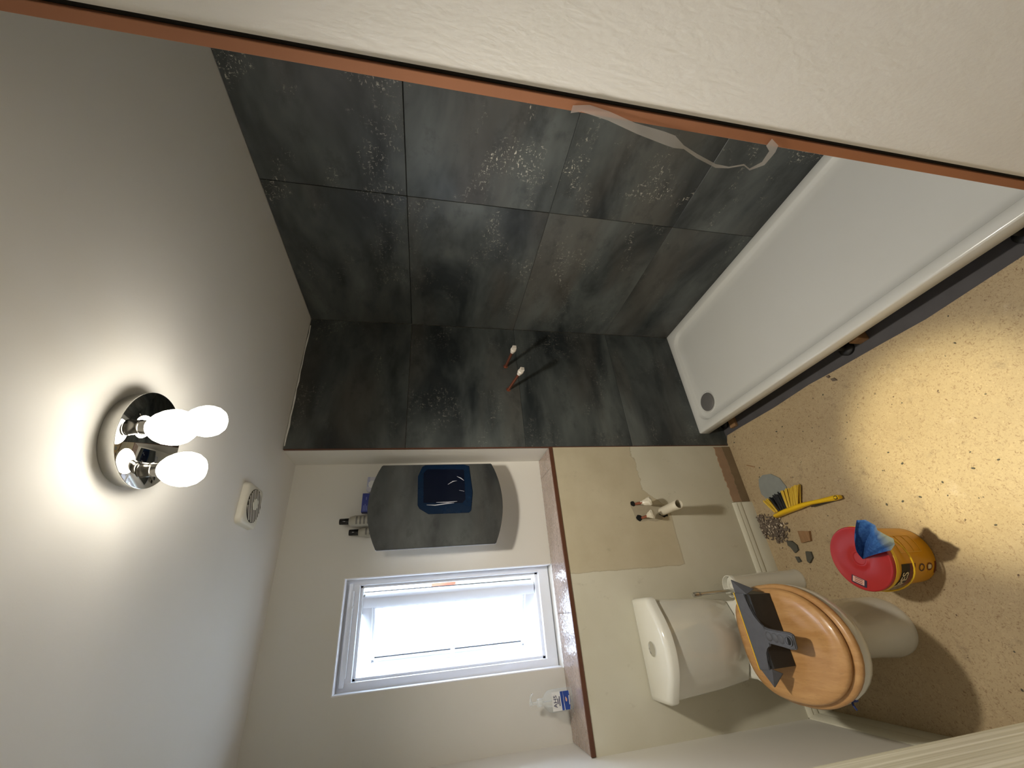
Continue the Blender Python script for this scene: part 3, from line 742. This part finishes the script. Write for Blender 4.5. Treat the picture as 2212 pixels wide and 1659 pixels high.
for i in range(-4, 5):
    o_ = i * .0128; L = math.sqrt(max(.0588 ** 2 - o_ ** 2, 0)) 
    if L < .01: continue
    bm = new(); box(bm, (-L, o_ - .0026, H - .0268), (L, o_ + .0026, H - .0258), .0003, 1)
    bm.transform(Matrix.Translation((fx, fy, 0)) @ Matrix.Rotation(math.radians(140), 4, 'Z')); obj('slat', bm, M['fan'], ef)
bm = new(); lathe(bm, [(.020, H - .0262), (.020, H - .0285), (.017, H - .029)], (fx + .006, fy + .004, 0), seg=28); obj('hub', bm, M['fan'], ef)

# ------------------------------------------------------------------ wall cabinet with bow-ended slate door
wc = thing('wall_cabinet', (-.25, RC, 1.6), 'dark slate-faced wall cabinet with bowed ends, between window and shower', 'cabinet')
CX0, CX1, CYF = -.444, -.054, .088
bm = new(); box(bm, (CX0 + .03, CYF + .020, 1.395), (CX1 - .03, RC - .0005, 1.9), .002, 1); obj('carcass', bm, M['upvc'], wc)
def doorpoly(y, inset=0.0):
    pts = []; n = 14; r = .012
    a0, a1 = CX0 + inset, CX1 - inset
    for i in range(n + 1):
        u = -1 + 2 * i / n; pts.append((a0 + (a1 - a0) * i / n, y, 1.376 + inset - .045 * (1 - u * u)))
    for i in range(n + 1):
        u = 1 - 2 * i / n; pts.append((a1 - (a1 - a0) * i / n, y, 1.917 - inset + .050 * (1 - u * u)))
    return pts
bm = new(); prism(bm, doorpoly(CYF), (0, .014, 0), .003); door = obj('door', bm, M['slate_low'], wc, True, 30)
bm = new(); prism(bm, doorpoly(CYF + .0145, -.001), (0, .005, 0)); obj('door_backing', bm, M['upvc'], wc, False)
bm = new(); F = [(-.066, 1.492), (-.058, 1.52), (-.058, 1.71), (-.066, 1.725), (-.115, 1.745), (-.255, 1.742), (-.272, 1.732), (-.298, 1.69), (-.299, 1.50), (-.288, 1.488), (-.20, 1.478)]
prism(bm, [(x, CYF - .0035, z) for x, z in F], (0, .0033, 0), .0015); fp = obj('blue_film', bm, M['bluefilm'], wc, True, 40, 'dark blue plastic film stuck on the slate door')
bm = new(); F = [(-.085, 1.52), (-.08, 1.70), (-.10, 1.718), (-.245, 1.715), (-.252, 1.53), (-.235, 1.515)]
prism(bm, [(x, CYF - .0050, z) for x, z in F], (0, .0016, 0), .0006); obj('film_fold', bm, M['bluefilm2'], fp, True, 40)
for pts in ([(-.255, 1.70), (-.258, 1.66), (-.252, 1.60), (-.25, 1.57)], [(-.245, 1.655), (-.246, 1.60), (-.243, 1.555)], [(-.12, 1.555), (-.13, 1.535), (-.142, 1.52)], [(-.19, 1.545), (-.196, 1.52)], [(-.16, 1.60), (-.145, 1.575), (-.142, 1.555)]):
    bm = new(); tube(bm, [(x, CYF - .0055, z) for x, z in pts], [.0006] + [.0022] * (len(pts) - 2) + [.0006], 8); obj('crease_glint', bm, M['packwhite'], fp)  # white ridges stand in for gloss highlights along the film creases

# things on top of the cabinet
def flip_bottle(x, y, top, r, label):
    t = thing('shampoo_bottle', (x, y, 1.9), label, 'bottle', 'bottles on the cabinet')
    ct = top - .042
    bm = new(); lathe(bm, [(r - .003, 1.9003), (r, 1.904), (r, ct - .026), (r - .003, ct - .014), (r * .78, ct - .004), (r * .62, ct)], (x, y, 0), seg=32); obj('body', bm, M['greybottle'], t)
    bm = new(); lathe(bm, [(.0135, ct - .0005), (.0145, ct + .001), (.0142, ct + .020), (.0136, ct + .0205), (.0136, ct + .022), (.0141, ct + .0225), (.0138, ct + .040), (.0125, ct + .042)], (x, y, 0), seg=28); obj('flip_cap', bm, M['blackcap'], t)
    for k in range(5):
        z = ct - .04 - k * .017
        if z < 1.91: break
        bm = new(); n = 10; R = r + .0003; A = [(x + R * math.sin(-.75 + 1.5 * i / n), y - R * math.cos(-.75 + 1.5 * i / n)) for i in range(n + 1)]
        loft(bm, [[(a, b, z) for a, b in A], [(a, b, z + .008) for a, b in A]], False, False, False); obj('print_line', bm, M['printed'], t, False)
flip_bottle(-.298, .165, 2.096, .0262, 'taller grey bottle with black flip cap on the cabinet')
flip_bottle(-.345, .185, 2.052, .0222, 'shorter grey bottle with black flip cap on the cabinet, nearest the window')
t = thing('blue_box', (-.215, .18, 1.9), 'small blue cardboard box standing on the cabinet', 'box')
bm = new(); box(bm, (-.258, .165, 1.9003), (-.168, .198, 2.006), .0008, 1); obj('carton', bm, M['bluebox'], t)
for z, x0_, x1_ in ((1.985, -.20, -.186), (1.995, -.252, -.226), (1.988, -.252, -.22), (1.981, -.252, -.228), (1.974, -.252, -.222)):
    bm = new(); box(bm, (x0_, .1646, z), (x1_, .1651, z + .0035)); obj('print', bm, M['bluebox2'], t, False)
t = thing('plastic_case', (-.12, .18, 1.9), 'small white plastic case with ridged edge on the cabinet, nearest the shower', 'case')
bm = new(); prism(bm, [(-.160, .172, 1.9003), (-.084, .172, 1.9003), (-.084, .172, 1.992), (-.150, .172, 1.994), (-.162, .172, 1.982)], (0, .016, 0), .003); obj('shell', bm, M['packwhite'], t)
bm = new(); lathe(bm, [(.018, 0), (.018, .002), (.015, .003)], (-.122, .172, 1.968), (0, -1, 0), 24); obj('round_seal', bm, M['label_w'], t)
for k in range(7):
    bm = new(); box(bm, (-.088 - k * .0072, .1695, 1.979), (-.0865 - k * .0072, .1722, 1.990)); obj('ridge', bm, M['bluebox2'], t, False)

# ------------------------------------------------------------------ hand pump bottle on the shelf
pb = thing('pump_bottle', (-1.062, .155, SH), 'clear pump bottle with blue and white label on the tile shelf', 'bottle')
PX, PY = -1.062, .152
def oval(hw, hd, z, n=32):
    return [(PX + hw * math.copysign(abs(math.sin(2 * PI * i / n)) ** .75, math.sin(2 * PI * i / n)), PY + hd * math.copysign(abs(math.cos(2 * PI * i / n)) ** .75, math.cos(2 * PI * i / n)), z) for i in range(n)]
z0 = SH + .0006
bm = new(); loft(bm, [oval(.036, .020, z0), oval(.039, .0225, z0 + .004), oval(.039, .0225, z0 + .088), oval(.035, .0205, z0 + .104), oval(.022, .0155, z0 + .118), oval(.0125, .0125, z0 + .124), oval(.0125, .0125, z0 + .132)])
obj('bottle_body', bm, M['gel'], pb, True, 50)
bm = new(); lathe(bm, [(.0145, z0 + .130), (.0145, z0 + .146), (.0125, z0 + .149), (.006, z0 + .150), (.0052, z0 + .170), (.008, z0 + .172), (.008, z0 + .181), (.004, z0 + .183)], (PX, PY, 0), seg=24)
tube(bm, [(PX, PY, z0 + .177), (PX + .02, PY - .012, z0 + .179), (PX + .036, PY - .022, z0 + .173)], .0042, 8); obj('pump_head', bm, M['clear'], pb)
bm = new(); tube(bm, [(PX, PY, z0 + .128), (PX + .003, PY, z0 + .01)], .0028, 8); obj('dip_tube', bm, M['clear'], pb)
ly = PY - .0236
def lab(name, poly, y, mat, parent, lbl=None):
    bm = new(); prism(bm, [(x, y, z) for x, z in poly], (0, .0006, 0)); return obj(name, bm, mat, parent, False, label=lbl)
lw = lab('label', [(PX - .031, z0 + .016), (PX + .031, z0 + .016), (PX + .031, z0 + .092), (PX - .031, z0 + .092)], ly, M['label_w'], pb, 'white and blue front label')
lab('blue_panel', [(PX - .031, z0 + .052), (PX - .031, z0 + .042), (PX + .031, z0 + .044), (PX + .031, z0 + .056)], ly - .0003, M['label_b'], lw)
lab('blue_panel', [(PX - .031, z0 + .018), (PX - .0, z0 + .014), (PX + .031, z0 + .018), (PX + .031, z0 + .0435), (PX - .031, z0 + .039)], ly - .0003, M['label_b'], lw)
obj('lettering', text_mesh('AHS', .021, lambda x, y, h: (PX + x * 1.05, ly - .0008, z0 + .078 + y)), M['ink'], lw, False)
for hw_, zz, mt_ in ((.009, .0675, 'ink'), (.016, .0605, 'ink'), (.015, .0185, 'label_w')):     # lines of print too small to read
    bm = new(); box(bm, (PX - hw_, ly - .0008, z0 + zz - .0016), (PX + hw_, ly - .0003, z0 + zz + .0016)); obj('print_line', bm, M[mt_], lw, False)
bm = new(); ball(bm, (PX + .002, ly - .0005, z0 + .031), .006, 1.1, .1, .6, 12, 6); ball(bm, (PX + .008, ly - .0005, z0 + .033), .0035, 1.2, .15, .5, 10, 6); obj('hand_emblem', bm, M['skin'], lw)

# ------------------------------------------------------------------ wipes tub
BX, BY, BH = -.668, -.622, .207
tubt = thing('wipes_tub', (BX, BY, 0), 'yellow wipes tub with red lid standing on the hardboard floor', 'tub')
RB, RT = .0895, .0985
def rad(z): return RB + (RT - RB) * z / BH
bm = new(); lathe(bm, [(RB - .005, .0006), (RB, .005), (rad(.18), .18), (RT + .001, .182), (RT + .003, .186), (RT + .003, .203), (RT + .0015, BH)], (BX, BY, 0), seg=56); body = obj('tub_body', bm, M['tub'], tubt)
bm = new(); lathe(bm, [(RT + .004, BH - .010), (RT + .0055, BH - .008), (RT + .0055, BH + .003), (RT + .0035, BH + .0055), (RT - .001, BH + .0055), (RT - .006, BH + .0025), (.045, BH + .0035), (.030, BH + .0035), (.027, BH + .0055), (.022, BH + .0055), (.019, BH + .0025), (.001, BH + .0025)], (BX, BY, 0), seg=56)
lid = obj('lid', bm, M['lidred'], tubt, True, 35)
bm = new(); lathe(bm, [(RT + .0035, BH - .022), (RT + .0065, BH - .020), (RT + .0065, BH - .009), (RT + .0035, BH - .008)], (BX, BY, 0), seg=56, cap0=False, cap1=False); obj('rim_band', bm, M['yellow'], tubt, True, 35)
def cyl_map(a0, z, off=.0012):      # text plane -> tub side; a0 angle measured from -y towards +x
    def fn(x, y, h):
        R = rad(z + y) + off; a = a0 + x / R
        return (BX + R * math.sin(a), BY - R * math.cos(a), z + y)
    return fn
def cyl_patch(a0, a1, z0_, z1_, off, n=12):
    bm = new(); rows = []
    for z in (z0_, z1_):
        R = rad(z) + off; rows.append([(BX + R * math.sin(a0 + (a1 - a0) * i / n), BY - R * math.cos(a0 + (a1 - a0) * i / n), z) for i in range(n + 1)])
    return loft(bm, rows, False, False, False)
AC = 0.0
obj('black_band', cyl_patch(-1.95, -.34, .128, .166, .0006), M['tubblack'], body, False)
obj('brown_band', cyl_patch(-1.95, -.34, .102, .128, .0006), M['tubbrown'], body, False)
obj('lettering', text_mesh('WIPES', .037, cyl_map(-1.13, .146, .0018), bold=.0007), M['tubwhite'], body, False)
for da, zz in ((-.52, .072), (-.52, .036)):
    bm = text_mesh('O', .036, cyl_map(da, zz)); obj('round_emblem', bm, M['navy'] if zz > .05 else M['tubbrown'], body, False)
obj('white_emblem', cyl_patch(-.60, -.45, .028, .044, .0008), M['tubwhite'], body, False)
obj('foot_band', cyl_patch(-.8, -.35, .006, .013, .0008), M['tubbrown'], body, False)
# embossed panel lines on the side turned to the room
for zz in (.150, .118, .086, .054):
    bm = new(); n = 10; R = rad(zz) + .0004
    tube(bm, [(BX + R * math.sin(.02 + .62 * i / n), BY - R * math.cos(.02 + .62 * i / n), zz) for i in range(n + 1)], .0010, 6); obj('embossed_line', bm, M['tub2'], body)
for da in (.02, .64):
    bm = new(); tube(bm, [(BX + (rad(z) + .0004) * math.sin(da), BY - (rad(z) + .0004) * math.cos(da), z) for z in (.054, .10, .150)], .0010, 6); obj('embossed_line', bm, M['tub2'], body)
# carrying handle hanging in front
bm = new(); pts = []
for i in range(21):
    a = -2.2 + 3.0 * i / 20; drop = math.sin(PI * i / 20) * .050
    R = rad(.17) + .008 + drop * .06; pts.append((BX + R * math.sin(AC + .1 + a), BY - R * math.cos(AC + .1 + a), .178 - drop))
tube(bm, pts, .0026, 8); obj('carry_handle', bm, M['yellow'], tubt)
# sticker on the lid
bm = new(); sx, sy = -.742, -.652; u = Vector((-.45, .89, 0)).normalized(); v_ = Vector((u.y, -u.x, 0))
def sq(cx, cy, a, b, z): return [Vector((cx, cy, z)) + u * i * a + v_ * j * b for i, j in ((-1, -1), (1, -1), (1, 1), (-1, 1))]
sx, sy = -.737, -.582; u = Vector((.50, .866, 0)).normalized(); v_ = Vector((-u.y, u.x, 0))
zl = BH + .0034
prism(bm, sq(sx, sy, .025, .0125, zl), (0, 0, .0004)); stk = obj('sticker', bm, M['navy'], lid, False)
bm = new(); prism(bm, sq(sx + .002, sy + .001, .019, .0095, zl + .0004), (0, 0, .0003)); obj('sticker_face', bm, M['sticker'], stk, False)
bm = new()
for k in range(3): prism(bm, sq(sx + .002 + v_.x * (k - 1) * .006, sy + v_.y * (k - 1) * .006, .013, .0012, zl + .0007), (0, 0, .0002))
obj('sticker_print', bm, M['tubbrown'], stk, False)
# blue wipe pulled through the lid
n_ = 14; bm = new(); rows = []
base = Vector((-.672, -.632, BH + .003))
rim = [Vector(p) for p in ((-.615, -.690, .268), (-.585, -.715, .284), (-.560, -.742, .292), (-.562, -.752, .268), (-.582, -.762, .252), (-.598, -.768, .262), (-.612, -.788, .272), (-.630, -.802, .262), (-.646, -.790, .252), (-.660, -.768, .250))]
def along(q):
    f = q * (len(rim) - 1); i = min(int(f), len(rim) - 2); return rim[i].lerp(rim[i + 1], f - i)
m_ = 27; nv = Vector((-.05, -.6, .75)).normalized()
for i in range(n_ + 1):
    sft = i / n_; row = []
    for j in range(m_ + 1):
        q = j / m_
        p = base.lerp(along(q), sft)
        fold = -.022 * math.exp(-((q - .5) / .16) ** 2) * math.sin(PI * min(1, sft * 1.05)) + .007 * math.sin(q * 19 + 1) * sft * (1.2 - sft) + .004 * math.sin(q * 41) * sft
        p += nv * fold + Vector((0, 0, .016)) * math.sin(PI * sft)
        row.append(p)
    rows.append(row)
loft(bm, rows, False, False, False)
bmesh.ops.solidify(bm, geom=bm.faces[:], thickness=.0012)
tag(obj('wipe', bm, M['wipe'], None, True, 80), 'crumpled blue wipe pulled up through the red tub lid', 'wipe')

# ------------------------------------------------------------------ hand brush on the floor
hb = thing('hand_brush', (-.42, -.3, 0), 'yellow hand brush with black and yellow bristles lying on the floor', 'brush')
bm = new(); secs = []
for y, x, hw, hh, z in ((-.150, -.430, .006, .014, .020), (-.158, -.430, .011, .020, .022), (-.22, -.424, .012, .021, .022), (-.30, -.420, .012, .020, .022), (-.325, -.419, .0105, .015, .022), (-.37, -.420, .0085, .011, .022), (-.42, -.424, .0095, .012, .022), (-.49, -.4285, .011, .014, .022), (-.508, -.430, .008, .011, .022)):
    secs.append([(x + hw * math.cos(2 * PI * k / 14) , y, z + hh * math.sin(2 * PI * k / 14)) for k in range(14)])
loft(bm, secs); obj('handle', bm, M['yellow'], hb, True, 60)
bm = new(); box(bm, (-.437, -.468, .006), (-.4335, -.36, .024), .002); obj('grip_inlay', bm, M['bristle_k'], hb, label='black soft grip strip')
bm = new(); tube(bm, [(-.43 + .0065 * math.cos(a), -.4965 + .0075 * math.sin(a), .0345) for a in [2 * PI * i / 14 for i in range(15)]], .0014, 6); obj('hanging_loop', bm, M['bristle_k'], hb)
random.seed(5)
for i in range(11):
    u = i / 10; yb_ = -.166 - u * .135; yt = -.160 + .03 - u * .215
    yt = -.128 - u * .215
    mat = M['bristle_k'] if 2 <= i <= 5 else M['bristle_y']
    for r_ in range(2):
        bm = new(); zb = .012 + r_ * .018
        for k in range(4):
            dy = (random.random() - .5) * .008; dz = (random.random() - .5) * .012; dx = (random.random() - .5) * .008
            tipx = -.345 + .018 * u - .010 * abs(u - .5) + dx
            cone(bm, (-.416 + .004 * u, yb_ + (k - 1.5) * .0016, zb), (tipx, yt + dy + (k - 1.5) * .003, max(.004, zb + dz)), .0028, .0030, 6)
        obj('bristle_tuft', bm, mat, hb, False)

# ------------------------------------------------------------------ rubble and offcuts on the floor
def slab(name, poly, h, mat, label, cat, z=.0004, group=None, jit=.0):
    bm = new(); prism(bm, [(x, y, z) for x, y in poly], (0, 0, h))
    for v in bm.verts:
        if v.co.z > z + h * .5: v.co += Vector(((random.random() - .5) * jit, (random.random() - .5) * jit, (random.random() - .3) * h * .5 if jit else 0))
    return tag(obj(name, bm, mat, None, False), label, cat, group)
slab('grey_slab', [(-.237, -.12), (-.226, -.155), (-.236, -.205), (-.27, -.245), (-.32, -.262), (-.352, -.235), (-.362, -.17), (-.345, -.125), (-.31, -.100), (-.27, -.105)], .004, M['greyslab'], 'flat rounded grey slab under the brush bristles', 'slab')
slab('brown_offcut', [(-.515, -.227), (-.526, -.286), (-.566, -.272), (-.566, -.221)], .010, M['woodblock'], 'square brown board offcut between brush and red-lidded tub', 'offcut', jit=.003)
G = 'dark slate shards on the floor'
slab('slate_shard', [(-.544, -.142), (-.548, -.168), (-.570, -.187), (-.592, -.186), (-.600, -.162), (-.575, -.15), (-.564, -.139)], .007, M['slateshard'], 'largest dark slate shard, next to the rubble heap', 'shard', group=G, jit=.004)
slab('slate_shard', [(-.602, -.221), (-.607, -.246), (-.632, -.244), (-.651, -.219), (-.640, -.208)], .008, M['slateshard'], 'triangular dark slate shard nearest the red-lidded tub', 'shard', group=G, jit=.004)
slab('slate_shard', [(-.615, -.150), (-.618, -.169), (-.639, -.175), (-.642, -.154)], .006, M['slateshard'], 'smallest dark slate shard, towards the toilet', 'shard', group=G, jit=.004)
random.seed(21)
bm = new()
cen = [(-.43, -.035, .02), (-.46, -.06, .03), (-.49, -.09, .035), (-.50, -.12, .03), (-.455, -.11, .028), (-.475, -.03, .02)]
for k in range(900):
    cx, cy, s = random.choice(cen); x = random.gauss(cx, s * .62); y = min(-.02, random.gauss(cy, s * .75)); r = random.choice((.0015, .002, .003, .004, .0055, .007))
    z = max(0, .006 * (1 - ((x - cx) ** 2 + (y - cy) ** 2) / .0016)) * random.random()
    mt = Matrix.Translation((x, y, z + r * .55)) @ Matrix.Rotation(random.random() * 6, 4, (random.random(), random.random(), 1)) @ Matrix.Diagonal((1.5, 1, .6, 1))
    bmesh.ops.create_icosphere(bm, subdivisions=1, radius=r, matrix=mt)
for cx, cy, s_ in cen:
    for k in range(5):
        a = random.random() * 6.28; d_ = s_ * .45 * random.random(); r = .010 + random.random() * .009
        c_ = Vector((cx + d_ * math.cos(a), min(cy + d_ * math.sin(a), -.03), .0003))
        prism(bm, [c_ + Vector((r * (.7 + .6 * random.random()) * math.cos(t_ * .7), r * (.7 + .6 * random.random()) * math.sin(t_ * .7), 0)) for t_ in range(9)], (0, 0, .0012 + .0015 * random.random()))
rub = tag(obj('rubble', bm, M['rubble'], None, False), 'small heap of grey plaster rubble by the skirting', 'rubble', kind='stuff')
bm = new()
for k in range(50):
    cx, cy, s = random.choice(cen); x = random.gauss(cx, s * .8); y = min(-.022, random.gauss(cy, s * .8))
    mt = Matrix.Translation((x, y,   .008 + random.random() * .004)) @ Matrix.Rotation(random.random() * 6, 4, (random.random(), random.random(), 1)) @ Matrix.Diagonal((.0075, .0035, .0015, 1))
    bmesh.ops.create_cube(bm, size=1.4, matrix=mt)
pf = obj('plaster_flakes', bm, M['flake'], rub, False, label='pale plaster flakes'); pf['kind'] = 'stuff'
bm = new()
for k in range(90):
    x = random.uniform(-1.1, .03); y = random.uniform(-1.15, -.05); r = random.choice((.0015, .002, .002, .0028, .0035))
    if x < -.37 and y > -.24: continue
    if -.80 < x < -.5 and -.8 < y < -.4 or (-1.1 < x < -.7 and y > -.7): continue
    mt = Matrix.Translation((x, y, r * .4)) @ Matrix.Rotation(random.random() * 6, 4, 'Z') @ Matrix.Diagonal((1.6, 1, .6, 1))
    bmesh.ops.create_icosphere(bm, subdivisions=1, radius=r, matrix=mt)
tag(obj('grit', bm, M['slateshard'], None, False), 'dark specks of grit scattered over the hardboard', 'grit', kind='stuff')
slab('stone_chip', [(.046, -.688), (.034, -.693), (.035, -.703), (.045, -.700)], .005, M['rubble'], 'dark stone chip by the tray edge, the smaller of two', 'chip', group='stone chips by the tray', jit=.002)
slab('stone_chip', [(.026, -.700), (.012, -.704), (.006, -.722), (.022, -.716)], .005, M['rubble'], 'dark stone chip by the tray edge, the larger of two', 'chip', group='stone chips by the tray', jit=.002)
slab('wood_splinter', [(-.148, -.075), (-.145, -.079), (-.170, -.125), (-.174, -.122)], .003, M['woodblock'], 'thin brown splinter on the floor beside the bare plaster strip', 'splinter')

# ------------------------------------------------------------------ peeled clear film on the copper strip
def ribbon(bm, pts):
    rows = [[Vector(a), Vector(b)] for a, b in pts]; loft(bm, rows, False, False, False); bmesh.ops.solidify(bm, geom=bm.faces[:], thickness=.0003)
bm = new()
X = XN - .008
def fp_(y, z, dx=0.0): return (X - dx, y, z)
ribbon(bm, [(fp_(-1.553, 1.478), fp_(-1.565, 1.478)), (fp_(-1.558, 1.460), fp_(-1.570, 1.450)), (fp_(-1.553, 1.410, .003), fp_(-1.566, 1.414)), (fp_(-1.541, 1.350, .006), fp_(-1.556, 1.360, .002)), (fp_(-1.532, 1.292, .008), fp_(-1.551, 1.300, .003)),
            (fp_(-1.530, 1.272, .01), fp_(-1.548, 1.278, .004)), (fp_(-1.531, 1.252, .01), fp_(-1.536, 1.254, .007)), (fp_(-1.520, 1.218, .012), fp_(-1.526, 1.220, .009)), (fp_(-1.508, 1.169, .012), fp_(-1.514, 1.172, .01)), (fp_(-1.511, 1.142, .012), fp_(-1.5135, 1.143, .011)),
            (fp_(-1.520, 1.115, .012), fp_(-1.5225, 1.116, .011)), (fp_(-1.513, 1.096, .012), fp_(-1.516, 1.098, .011)), (fp_(-1.526, 1.072, .01), fp_(-1.530, 1.080, .008)), (fp_(-1.543, 1.066, .006), fp_(-1.549, 1.078, .004)), (fp_(-1.549, 1.064, .004), fp_(-1.556, 1.090, .002)), (fp_(-1.560, 1.066, .002), fp_(-1.569, 1.088, .001))])
tag(obj('peeled_film', bm, M['film'], None, True, 60), 'strip of clear protective film peeling off the copper edge', 'film')

# ------------------------------------------------------------------ open door at the left
dr = bpy.data.objects.new('door_1', None); COL.objects.link(dr); dr.location = (-.91, -1.75, 0); dr.matrix_world = Matrix.Translation(dr.location)
dr['kind'] = 'structure'; tag(dr, 'open white grained door at the near left edge', 'door')
bm = new(); box(bm, (-.93, -2.13, .006), (-.89, -1.388, 1.985), .002, 1); obj('door_leaf', bm, M['doorp'], dr)
bm = new(); lathe(bm, [(.026, 0), (.026, .006), (.022, .009), (.010, .010), (.009, .045)], (-.8898, -1.452, 1.045), (1, 0, 0), 28)
tube(bm, [(-.846, -1.452, 1.045), (-.842, -1.49, 1.046), (-.842, -1.57, 1.043)], [.010, .009, .008], 12); obj('door_handle', bm, M['satin'], dr)
bm = new(); box(bm, (-.92, -1.3885, .97), (-.90, -1.3865, 1.13), .0006, 1); obj('latch_plate', bm, M['satin'], dr)
